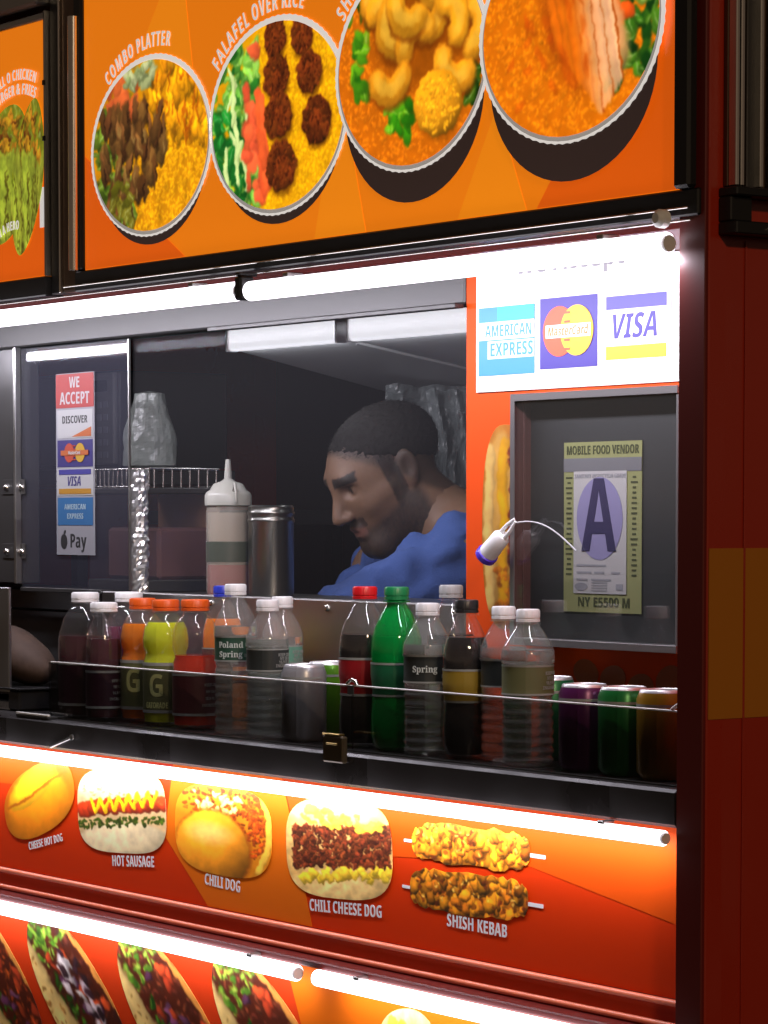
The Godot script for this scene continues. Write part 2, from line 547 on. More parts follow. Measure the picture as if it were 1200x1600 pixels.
func art_chicken() -> ImageTexture:
	var c := Canvas.new(300, 250, Color(0.9, 0.45, 0.02), 14)
	c.scatter(1800, 0, 0, 1, 1, 0.017, 0.007, Color(0.96, 0.51, 0.04), 0.1, 0.35)
	for i in 26:
		c.el(c.f(0.15, 0.55), c.f(0.1, 0.85), c.f(0.03, 0.06), c.f(0.015, 0.03), c.f(0, PI), Color(0.8, 0.3, 0.02), 0.3, 0.7, 0.5)
	lettuce(c, 190, 0.66, 0.0, 1.0, 0.8, Color(0.03, 0.2, 0.04), Color(0.3, 0.5, 0.1))
	lettuce(c, 20, 0.1, 0.1, 0.25, 0.25, Color(0.1, 0.3, 0.02), Color(0.35, 0.5, 0.1))
	lettuce(c, 40, 0.72, 0.05, 0.95, 0.45, Color(0.3, 0.45, 0.05), Color(0.65, 0.75, 0.3))
	for i in 9:
		c.el(c.f(0.7, 0.84), c.f(0.34, 0.52), c.f(0.05, 0.08), c.f(0.02, 0.03), c.f(0.4, 0.9), c.tint(Color(0.93, 0.35, 0.08), 0.1), 0.3, 0.5)
	# one broad fillet, flaking along its length
	c.strip([Vector2(0.46, -0.1), Vector2(0.52, 0.3), Vector2(0.62, 0.68)], 0.23, Color(0.62, 0.24, 0.02), 0.0, 0.3)
	c.strip([Vector2(0.5, -0.1), Vector2(0.55, 0.3), Vector2(0.66, 0.62)], 0.18, Color(0.94, 0.5, 0.10), 0.0, 0.6)
	c.strip([Vector2(0.57, -0.1), Vector2(0.63, 0.3), Vector2(0.75, 0.7)], 0.125, Color(0.97, 0.66, 0.42), 0.0, 0.5)
	for i in 22:
		var t := i / 21.0
		var x := 0.36 + t * 0.36
		var y1 := 0.93 - absf(t - 0.7) * 0.5
		var col := Color(0.9, 0.42, 0.04).lerp(Color(1.0, 0.76, 0.55), smoothstep(0.3, 0.95, t))
		c.strip([Vector2(x - 0.05, -0.05), Vector2(x + 0.01, y1 * 0.5), Vector2(x + 0.08, y1)], 0.014, c.tint(col, 0.1), 0.0, 0.28)
		if i % 3 == 0:
			c.strip([Vector2(x - 0.05, -0.05), Vector2(x + 0.02, y1 * 0.5), Vector2(x + 0.09, y1)], 0.007, Color(0.72, 0.3, 0.06), 0.0, 0.35)
	for i in 12:
		c.el(c.f(0.42, 0.62), c.f(0.3, 0.7), c.f(0.03, 0.07), c.f(0.01, 0.025), c.f(0.8, 1.6), Color(0.8, 0.3, 0.02), 0.0, 0.8, 0.5)
	return c.tex(2, 1.8)

func art_wrap() -> ImageTexture:
	var c := Canvas.new(180, 240, Color(0.6, 0.62, 0.14), 15)
	lettuce(c, 90, 0, 0.0, 1, 1, Color(0.42, 0.48, 0.08), Color(0.74, 0.78, 0.32))
	for i in 40:
		c.el(c.f(0.1, 0.9), c.f(0.05, 0.45), c.f(0.05, 0.1), c.f(0.03, 0.06), c.f(0.5, 2.6), c.tint(Color(0.72, 0.5, 0.12), 0.25), 0.6, 0.5)
	for i in 14:
		c.el(c.f(0.2, 0.8), c.f(0.1, 0.4), c.f(0.04, 0.08), c.f(0.02, 0.04), c.f(0.5, 2.6), c.tint(Color(0.4, 0.2, 0.06), 0.25), 0.5, 0.6)
	for i in 26:   # folds of the wrap
		var x := c.f(0.0, 1.0)
		var y := c.f(0.35, 0.6)
		c.strip([Vector2(x, y), Vector2(lerpf(x, 0.45, 0.3), y + 0.25), Vector2(lerpf(x, 0.45, 0.5), 1.0)], c.f(0.05, 0.1), c.tint(Color(0.66, 0.7, 0.22), 0.14), 0.2, 0.6)
	for i in 8:
		var x := c.f(0.1, 0.9)
		c.strip([Vector2(x, 0.5), Vector2(lerpf(x, 0.45, 0.4), 1.0)], 0.018, Color(0.42, 0.4, 0.1), 0.0, 0.5)
	return c.tex(3)

func art_cheese_dog() -> ImageTexture:
	var c := Canvas.new(200, 160, Color(0.8, 0.42, 0.03), 21)
	c.el(0.5, 0.62, 0.5, 0.4, -0.6, Color(0.95, 0.55, 0.06), 0.5, 0.2)
	c.el(0.4, 0.36, 0.42, 0.15, -0.6, Color(0.98, 0.72, 0.1), 0.3, 0.25)
	c.el(0.42, 0.28, 0.36, 0.1, -0.6, Color(1.0, 0.9, 0.12), 0.2, 0.3)
	c.strip([Vector2(0.05, 0.66), Vector2(0.35, 0.5), Vector2(0.7, 0.22), Vector2(0.9, 0.12)], 0.015, Color(0.75, 0.4, 0.02), 0.0, 0.6)
	return c.tex(2, 1.2)

func art_sausage() -> ImageTexture:
	var c := Canvas.new(260, 200, Color(0.86, 0.72, 0.5), 22)
	c.el(0.5, 0.85, 0.55, 0.18, -0.16, Color(0.93, 0.85, 0.66), 0.4, 0.2)
	c.el(0.5, 0.2, 0.55, 0.17, -0.16, Color(0.95, 0.85, 0.62), 0.3, 0.2)
	for i in 16:
		var t := i / 15.0
		c.el(0.06 + t * 0.9, 0.54 - t * 0.2 + c.f(-0.02, 0.02), 0.075, 0.075, 0, c.tint(Color(0.68, 0.2, 0.06), 0.15), 0.5, 0.3)
	for i in 90:
		var t := c.f(0.02, 0.98)
		c.el(t, 0.73 - t * 0.2 + c.f(-0.045, 0.045), c.f(0.015, 0.03), c.f(0.01, 0.018), c.f(0, PI), c.tint(Color(0.25, 0.33, 0.06), 0.3), 0.4)
	var pts := []
	for i in 15:
		var t := i / 14.0
		pts.append(Vector2(0.16 + t * 0.74, 0.5 - t * 0.2 + (0.075 if i % 2 else -0.075)))
	c.strip(pts, 0.022, Color(1.0, 0.8, 0.05), 0.3)
	for i in 40:
		c.el(c.f(0.05, 0.95), c.f(0.22, 0.36), c.f(0.01, 0.03), c.f(0.005, 0.012), c.f(-0.4, 0.2), Color(0.75, 0.45, 0.2), 0, 0.6, 0.6)
	return c.tex(2, 2.0)

func art_chili_dog() -> ImageTexture:
	var c := Canvas.new(240, 210, Color(0.9, 0.55, 0.08), 23)
	for i in 220:
		c.el(c.f(0.1, 0.95), c.f(0.05, 0.5), c.f(0.012, 0.035), c.f(0.01, 0.02), c.f(0, PI), c.tint(Color(0.62, 0.25, 0.05), 0.3), 0.5)
	for i in 120:
		c.el(c.f(0.76, 0.95), c.f(0.05, 0.75), c.f(0.012, 0.035), c.f(0.01, 0.02), c.f(0, PI), c.tint(Color(0.75, 0.3, 0.05), 0.3), 0.5)
	for i in 40:
		c.el(c.f(0.15, 0.68), c.f(0.08, 0.3), c.f(0.02, 0.045), c.f(0.012, 0.025), c.f(0, PI), c.tint(Color(0.95, 0.85, 0.5), 0.1), 0.3)
	c.el(0.4, 0.72, 0.42, 0.42, 0, Color(0.6, 0.25, 0.01), 0.0, 0.3)
	c.el(0.39, 0.73, 0.4, 0.4, 0, Color(0.95, 0.6, 0.12), 0.55, 0.15)
	c.el(0.36, 0.55, 0.3, 0.14, 0, Color(1.0, 0.85, 0.5), 0.1, 0.9, 0.7)
	c.strip([Vector2(0.9, 0.08), Vector2(0.97, 0.3), Vector2(0.97, 0.6), Vector2(0.86, 0.9)], 0.035, Color(0.98, 0.75, 0.25), 0.3)
	return c.tex(2, 1.6)

func art_chili_cheese() -> ImageTexture:
	var c := Canvas.new(260, 230, Color(0.92, 0.74, 0.42), 24)
	c.el(0.5, 0.88, 0.5, 0.17, -0.12, Color(0.95, 0.8, 0.5), 0.4, 0.2)
	c.el(0.4, 0.08, 0.5, 0.2, -0.05, Color(0.98, 0.85, 0.55), 0.2, 0.3)
	for i in 900:
		var t := c.f(0.06, 0.98)
		c.el(t, c.f(0.27, 0.68) - (t - 0.5) * 0.14, c.f(0.012, 0.024), c.f(0.016, 0.03), c.f(-0.5, 0.5), c.tint(Color(0.42, 0.19, 0.09), 0.35), 0.7)
	for i in 26:
		var t := c.f(0.15, 0.98)
		var y := 0.76 - (t - 0.5) * 0.2 + c.f(-0.04, 0.04)
		c.el(t, y, c.f(0.03, 0.05), c.f(0.04, 0.07), c.f(-0.4, 0.4), c.tint(Color(0.96, 0.8, 0.2), 0.1), 0.4)
	for i in 34:
		c.el(c.f(0.15, 0.9), c.f(0.12, 0.3), c.f(0.03, 0.06), c.f(0.02, 0.04), c.f(-0.4, 0.4), c.tint(Color(1.0, 0.86, 0.25), 0.08), 0.3)
	return c.tex(2, 3.5)

func art_kebab(sd: int, col: Color) -> ImageTexture:
	var c := Canvas.new(240, 80, col * 0.7, sd)
	for i in 200:
		var x := c.f(0, 1)
		c.el(x, 0.5 + c.f(-0.45, 0.45), c.f(0.02, 0.05), c.f(0.03, 0.075), c.f(-0.5, 0.5), c.tint(col, 0.3), 0.9)
	for i in 36:
		c.el(c.f(0, 1), 0.5 + c.f(-0.4, 0.4), c.f(0.01, 0.02), c.f(0.01, 0.03), c.f(0, PI), c.tint(Color(0.38, 0.14, 0.05), 0.3), 0.4, 0.5, 0.7)
	for i in 30:
		c.el(c.f(0, 1), 0.4 + c.f(-0.35, 0.3), c.f(0.01, 0.02), c.f(0.006, 0.012), c.f(0, PI), Color(1.0, 0.85, 0.4), 0.2, 0.5, 0.7)
	return c.tex(1, 2.5)

func art_gyro(sd: int, meat: Color, sauce: bool) -> ImageTexture:
	var c := Canvas.new(140, 230, Color(0.32, 0.12, 0.05), sd)
	c.scatter(260, 0.2, 0, 1, 1, 0.04, 0.02, meat, 0.35, 0.6)
	lettuce(c, 90, 0.3, 0.0, 1.0, 0.24, Color(0.16, 0.34, 0.06), Color(0.6, 0.72, 0.22))
	lettuce(c, 60, 0.3, 0.3, 0.5, 1.0, Color(0.05, 0.2, 0.03), Color(0.3, 0.5, 0.1))
	for i in 16:
		c.el(c.f(0.4, 0.8), c.f(0.2, 0.9), c.f(0.05, 0.1), c.f(0.03, 0.05), c.f(0.6, 1.8), c.tint(Color(0.36, 0.2, 0.3), 0.25), 0.6)
	for i in 12:
		c.el(c.f(0.4, 0.95), c.f(0.15, 0.9), c.f(0.05, 0.1), c.f(0.03, 0.06), c.f(0.6, 1.8), c.tint(Color(0.7, 0.25, 0.12), 0.2), 0.5)
	if sauce:
		for i in 16:
			c.el(c.f(0.45, 0.75), c.f(0.2, 0.7), c.f(0.05, 0.12), c.f(0.03, 0.06), c.f(0.8, 2.0), c.tint(Color(0.72, 0.68, 0.68), 0.15), 0.4, 0.6)
		for i in 8:
			c.el(c.f(0.5, 0.8), c.f(0.25, 0.7), c.f(0.06, 0.1), c.f(0.03, 0.05), c.f(0.6, 1.8), c.tint(Color(0.2, 0.12, 0.14), 0.2), 0.4, 0.6)
	c.strip([Vector2(0.12, 0.02), Vector2(0.1, 0.3), Vector2(0.16, 0.65), Vector2(0.26, 1.0)], 0.2, Color(0.84, 0.72, 0.44), 0.4)
	c.scatter(60, 0, 0, 0.24, 1, 0.03, 0.012, Color(0.65, 0.45, 0.18), 0.2, 0.2)
	c.strip([Vector2(0.85, 0.02), Vector2(0.97, 0.4), Vector2(1.0, 0.9)], 0.05, Color(0.75, 0.5, 0.22), 0.4)
	return c.tex(2, 2.5)

func art_long_dog() -> ImageTexture:
	var c := Canvas.new(90, 280, Color(0.8, 0.5, 0.1), 31)
	c.el(0.4, 0.5, 0.42, 1.56, 0, Color(0.86, 0.66, 0.3), 0.2, 0.2)
	c.strip([Vector2(0.18, 0.12), Vector2(0.13, 0.5), Vector2(0.18, 0.9)], 0.12, Color(0.92, 0.76, 0.42), 0.3)
	c.strip([Vector2(0.5, 0.1), Vector2(0.42, 0.3), Vector2(0.5, 0.45), Vector2(0.42, 0.62), Vector2(0.5, 0.9)], 0.12, Color(0.9, 0.66, 0.06), 0.3)
	c.scatter(260, 0.6, 0.05, 1.0, 0.98, 0.07, 0.045, Color(0.42, 0.14, 0.06), 0.4, 0.6)
	c.scatter(60, 0.3, 0.7, 0.9, 0.98, 0.07, 0.045, Color(0.75, 0.42, 0.06), 0.3, 0.5)
	return c.tex(2, 2.0)

# ---------------------------------------------------------------- materials
func _materials() -> void:
	font_bold = SystemFont.new()
	font_bold.font_names = PackedStringArray(["Droid Sans"])
	font_bold.font_weight = 700
	font_serif = SystemFont.new()
	font_serif.font_names = PackedStringArray(["Droid Serif"])
	font_serif.font_weight = 700
	var smudge := noise_tex(0.012, Color(0.22, 0.22, 0.22), Color(0.5, 0.5, 0.5), 256, 5, 4)
	var brush := noise_tex(0.006, Color(0.30, 0.30, 0.30), Color(0.40, 0.40, 0.40), 256, 5, 8, 1.6)
	var m := mat("brushed_steel", lin(0.42, 0.42, 0.41), 1.0, 1.0)
	m.roughness_texture = brush
	tri_map(m, Vector3(2.5, 2.5, 2.5))
	m = mat("dark_steel", lin(0.10, 0.10, 0.10), 1.0, 0.8)
	m.roughness_texture = brush
	tri_map(m, Vector3(3, 3, 3))
	m = mat("head_steel", lin(0.075, 0.075, 0.074), 0.5, 0.7)
	m = mat("chrome", lin(0.78, 0.76, 0.72), 0.24, 1.0)
	m = mat("bronze", lin(0.13, 0.085, 0.06), 0.32, 0.9)
	m = mat("black_metal", lin(0.012, 0.012, 0.013), 0.4, 0.2)
	m = mat("black_plastic", lin(0.012, 0.012, 0.012), 0.35)
	m = mat("counter_dark", lin(0.035, 0.032, 0.032), 1.0, 0.4)
	m.roughness_texture = smudge
	tri_map(m, Vector3(2, 2, 2))
	m = mat("red_wrap", lin(0.36, 0.022, 0.006), 1.0)
	m.roughness_texture = smudge
	tri_map(m, Vector3(1.3, 1.3, 1.3))
	m.clearcoat_enabled = true
	m.clearcoat = 0.4
	m.clearcoat_roughness = 0.15
	m = mat("deep_red", lin(0.13, 0.008, 0.005), 0.4)
	m = mat("orange_band", lin(0.44, 0.15, 0.008), 0.4)
	m = mat("red_trim", lin(0.88, 0.22, 0.11), 0.35)
	m = mat("sign_band", lin(0.72, 0.05, 0.008), 0.4)
	m = mat("jamb_orange", lin(0.60, 0.06, 0.004), 0.55)
	m.metallic_specular = 0.25
	m = mat("white_paint", lin(0.78, 0.78, 0.79), 0.5)
	m = mat("dim_wall", lin(0.10, 0.097, 0.10), 0.55, 0.3)
	m = mat("hood_steel", lin(0.52, 0.52, 0.53), 0.5, 0.3)
	m = mat("rubber", lin(0.02, 0.02, 0.02), 0.8)
	m = mat("brass", lin(0.45, 0.30, 0.09), 0.3, 1.0)
	m = mat("ink_grey", lin(0.25, 0.25, 0.27), 0.6)
	m = mat("ink_black", lin(0.02, 0.02, 0.022), 0.6)
	m = mat("ink_white", lin(0.75, 0.75, 0.75), 0.55)
	m = mat("ink_red", lin(0.62, 0.035, 0.03), 0.5)
	m = mat("ink_navy", lin(0.035, 0.02, 0.24), 0.5)
	m = mat("ink_visa_blue", lin(0.06, 0.05, 0.42), 0.5)
	m = mat("ink_gold", lin(0.75, 0.36, 0.01), 0.5)
	m = mat("ink_blue", lin(0.03, 0.22, 0.55), 0.5)
	m = mat("ink_teal", lin(0.02, 0.45, 0.50), 0.5)
	m = mat("ink_circle_red", lin(0.72, 0.07, 0.015), 0.5)
	m = mat("ink_circle_yellow", lin(0.85, 0.5, 0.01), 0.5)
	m = mat("ink_orange", lin(0.75, 0.17, 0.02), 0.5)
	m = glow(mat("tube_glow", Color(0.985, 0.965, 1.0), 0.4), 3.2)
	m = glow(mat("hood_tube_glow", Color(0.97, 0.97, 1.0), 0.4), 0.8)
	m = clear("pane", Color(0.4, 0.42, 0.42), 0.03, 0.02)
	m = clear("old_pane", Color(0.35, 0.36, 0.42), 0.10, 0.05)
	m = clear("smoky_pane", Color(0.04, 0.04, 0.04), 0.36, 0.04)
	mat("latch_brown", lin(0.07, 0.05, 0.025), 0.4, 0.6)
	mat("canister_steel", lin(0.22, 0.22, 0.20), 0.3, 1.0)
	mat("sticker_paper", lin(0.17, 0.17, 0.185), 0.6)
	m = clear("hazed_pane", Color(0.62, 0.62, 0.64), 0.014, 0.05)  # pale tint painted in as a haze of light over the dark interior
	m.metallic_specular = 0.06
	M.old_pane.metallic_specular = 0.25
	m = clear("pet", Color(0.92, 0.95, 0.95), 0.02, 0.04)

func _ground() -> void:
	var m := mat("asphalt", lin(0.05, 0.05, 0.05), 0.9)
	m.albedo_texture = noise_tex(0.08, Color(0.75, 0.75, 0.75), Color.WHITE, 256, 5, 9)
	tri_map(m, Vector3(0.6, 0.6, 0.6))
	tag(box("ground", Vector3(-60, -0.1, -60), Vector3(60, 0.0, 60), m, self, 0.0), "dark asphalt street beneath the food cart", "", "", "structure")

# ---------------------------------------------------------------- the cart itself
func _cart() -> void:
	var c := thing("food_cart", "orange and red street food cart with an open serving window and steel trim", "food cart")
	# walls that close the cart round the serving window; everything has thickness
	box("front_wall_upper", Vector3(-2.6, 1.945, -0.19), Vector3(0.62, 2.62, 0.0), M.deep_red, c)
	box("front_wall_lower", Vector3(-2.6, 0.42, -0.19), Vector3(0.62, 1.234, -0.004), M.red_wrap, c)
	box("back_wall", Vector3(-2.6, 0.42, -1.66), Vector3(0.60, 2.62, -1.6), M.dim_wall, c)
	box("left_end_wall", Vector3(-2.66, 0.42, -1.66), Vector3(-2.601, 2.62, 0.0), M.red_wrap, c)
	box("cart_floor", Vector3(-2.66, 0.3, -1.66), Vector3(0.66, 0.418, -0.01), M.dark_steel, c)
	box("cart_roof", Vector3(-2.7, 2.622, -1.7), Vector3(0.7, 2.68, 0.06), M.brushed_steel, c)
	box("inner_ceiling", Vector3(-2.598, 2.05, -1.598), Vector3(0.598, 2.08, -0.192), M.dim_wall, c)
	var e := box("right_end_wall", Vector3(0.622, 0.42, -1.66), Vector3(0.668, 2.62, 0.0255), M.red_wrap, c)
	box("orange_band", Vector3(0.6683, 1.3665, -1.655), Vector3(0.6695, 1.5665, 0.024), M.orange_band, e, 0.0)
	box("corner_post", Vector3(0.622, 0.42, 0.0257), Vector3(0.667, 2.62, 0.031), M.deep_red, c, 0.002)
	# wall piece behind the card sign and the permit case, and the window's surround
	box("window_jamb", Vector3(-0.0625, 1.2835, -0.23), Vector3(0.6215, 1.9445, ZB), M.jamb_orange, c, 0.001)
	box("window_head", Vector3(-2.599, 1.903, -0.235), Vector3(-0.0635, 1.9445, ZB + 0.003), M.head_steel, c, 0.003)
	box("window_head_lip", Vector3(-0.70, 1.897, ZB + 0.0032), Vector3(-0.0635, 1.9035, ZB + 0.02), M.head_steel, c, 0.001)
	box("steel_backsplash", Vector3(-1.06, 1.2815, -0.215), Vector3(-0.0635, 1.4795, ZB), M.brushed_steel, c, 0.002)
	for p in [Vector3(-0.40, 1.4665, ZB), Vector3(-0.09, 1.4665, ZB), Vector3(-0.72, 1.4665, ZB)]:
		var st := mb()
		lathe(st, [Vector2(0.0052, 0), Vector2(0.005, 0.002), Vector2(0.003, 0.0036), Vector2(0, 0.004)], 12, Transform3D(Basis(Vector3.RIGHT, PI / 2), p))
		obj("rivet", st, M.chrome, c)
	# counter ledge in front of the tray
	box("counter_ledge", Vector3(-2.6, 1.2345, -0.19), Vector3(0.6205, 1.2805, 0.028), M.counter_dark, c, 0.004)
	box("ledge_edge_strip", Vector3(-0.8912, 1.2808, 0.003), Vector3(0.6, 1.2832, 0.0062), M.dark_steel, c, 0.0005)
	# mouldings below the hot dog sign
	for y in [1.0195, 0.9915]:
		var st := mb()
		tube(st, [Vector3(-2.6, y, 0.002), Vector3(0.6195, y, 0.002)], 0.0042, 12)
		obj("red_moulding", st, M.red_trim, c)
	box("moulding_band", Vector3(-2.6, 0.986, -0.0035), Vector3(0.6195, 1.0195, 0.0015), M.sign_band, c, 0.0005)
	box("lower_ledge", Vector3(-2.6, 0.976, -0.0035), Vector3(0.6195, 0.9859, 0.034), M.deep_red, c, 0.002)
	# steel at the far left of the window
	box("steel_side_panel", Vector3(-2.0, 1.2815, -0.036), Vector3(-1.095, 1.487, -0.03), M.brushed_steel, c, 0.002)
	box("window_pole", Vector3(-1.3405, 1.487, ZB), Vector3(-1.3325, 1.9025, ZB + 0.012), M.brushed_steel, c, 0.001)
	box("window_side_panel", Vector3(-2.599, 1.487, -0.235), Vector3(-1.346, 1.9025, ZB), M.dark_steel, c, 0.002)
	for y in [1.659, 1.5454]:
		var h := box("hinge_plate", Vector3(-1.40, y - 0.014, ZB + 0.0005), Vector3(-1.316, y + 0.012, ZB + 0.0026), M.dark_steel, c, 0.0008)
		for x in [-1.381, -1.326]:
			var st := mb()
			lathe(st, [Vector2(0.0065, 0), Vector2(0.006, 0.003), Vector2(0.0035, 0.0055), Vector2(0, 0.006)], 6, Transform3D(Basis(Vector3.RIGHT, PI / 2), Vector3(x, y - 0.002, ZB + 0.0027)))
			obj("bolt", st, M.chrome, h)
	# a seam on the end wall
	box("wall_seam", Vector3(0.6683, 0.43, -0.0335), Vector3(0.6705, 1.925, -0.0305), M.red_wrap, e, 0.0006)
	# wheels, below the picture
	for x in [-2.0, -0.1]:
		for z in [-0.25, -1.4]:
			var st := mb()
			lathe(st, [Vector2(0.13, -0.07), Vector2(0.2, -0.07), Vector2(0.22, -0.05), Vector2(0.22, 0.05), Vector2(0.2, 0.07), Vector2(0.13, 0.07)], 28, Transform3D(Basis(Vector3.RIGHT, PI / 2), Vector3(x, 0.22, z)))
			var w := obj("wheel", st, M.rubber, c)
			st = mb()
			lathe(st, [Vector2(0, -0.05), Vector2(0.128, -0.05), Vector2(0.128, 0.05), Vector2(0, 0.05)], 24, Transform3D(Basis(Vector3.RIGHT, PI / 2), Vector3(x, 0.22, z)))
			obj("rim", st, M.chrome, w)
	# the ribbed rail and the black bracket on the end wall
	var r := thing("ribbed_rail", "upright ribbed aluminium rail on the red end wall of the cart", "rail")
	box("rail_back", Vector3(0.6685, 1.986, -0.07), Vector3(0.676, 2.56, 0.005), M.bronze, r, 0.001)
	for z in [0.0015, -0.0065, -0.037, -0.052]:
		box("rib", Vector3(0.6762, 1.986, z - 0.0028), Vector3(0.69, 2.56, z + 0.0028), M.chrome, r, 0.0018)
	box("rail_channel", Vector3(0.6762, 1.986, -0.041), Vector3(0.680, 2.56, -0.022), M.dark_steel, r, 0.001)
	var st := mb()
	lathe(st, [Vector2(0.008, 0), Vector2(0.007, 0.005), Vector2(0, 0.006)], 6, Transform3D(Basis(Vector3(0, 0, 1), -PI / 2), Vector3(0.6905, 2.075, -0.062)))
	obj("rail_bolt", st, M.black_metal, r)
	var k := thing("black_bracket", "black metal bracket under the ribbed rail on the red end wall", "bracket")
	box("top_bar", Vector3(0.6685, 1.974, -0.2), Vector3(0.70, 1.9845, 0.012), M.black_metal, k)
	box("bottom_bar", Vector3(0.6685, 1.93, -0.2), Vector3(0.70, 1.945, 0.012), M.black_metal, k)
	box("bracket_plate", Vector3(0.6685, 1.9452, -0.022), Vector3(0.69, 1.9738, 0.012), M.black_metal, k)
	st = mb()
	lathe(st, [Vector2(0.006, 0), Vector2(0.005, 0.004), Vector2(0, 0.005)], 6, Transform3D(Basis(Vector3(0, 0, 1), -PI / 2), Vector3(0.7005, 1.937, -0.045)))
	obj("bracket_bolt", st, M.chrome, k)

# ---------------------------------------------------------------- the lit menu boards at the top
func lit_print(key: String, tex: Texture2D, k: float) -> StandardMaterial3D:
	var m := mat(key, Color.WHITE, 0.25)
	m.albedo_texture = tex
	return glow(m, k, tex)

# the crimped edge of a foil bowl
func crinkle(c: Vector2, rx: float, ry: float) -> Array:
	var out := []
	for i in 150:
		var a := TAU * i / 150.0
		var k := 1.0 + (0.006 if i % 2 else -0.003)
		out.append(c + Vector2(cos(a) * rx, sin(a) * ry) * k)
	return out

func bowl(called: String, c: Vector2, rx: float, ry: float, drop: float, tex: Texture2D, parent: Node, z: float, squash := 0.9) -> void:
	var f := flat(called, ellipse(c, rx * 0.945, ry * 0.94, 56), z + 0.0015, lit_print(called + "_print", tex, 0.9), parent)
	flat("bowl_base", ellipse(c - Vector2(-0.004, drop), rx * squash, ry * 0.96, 56), z, M.bowl_black, f, 0.0004)
	flat("bowl_rim", crinkle(c, rx, ry), z + 0.0006, M.bowl_rim, f, 0.0004)
	flat("bowl_rim_line", ellipse(c - Vector2(0, 0.003), rx * 0.962, ry * 0.958, 56), z + 0.0011, M.bowl_rim_line, f, 0.0002)

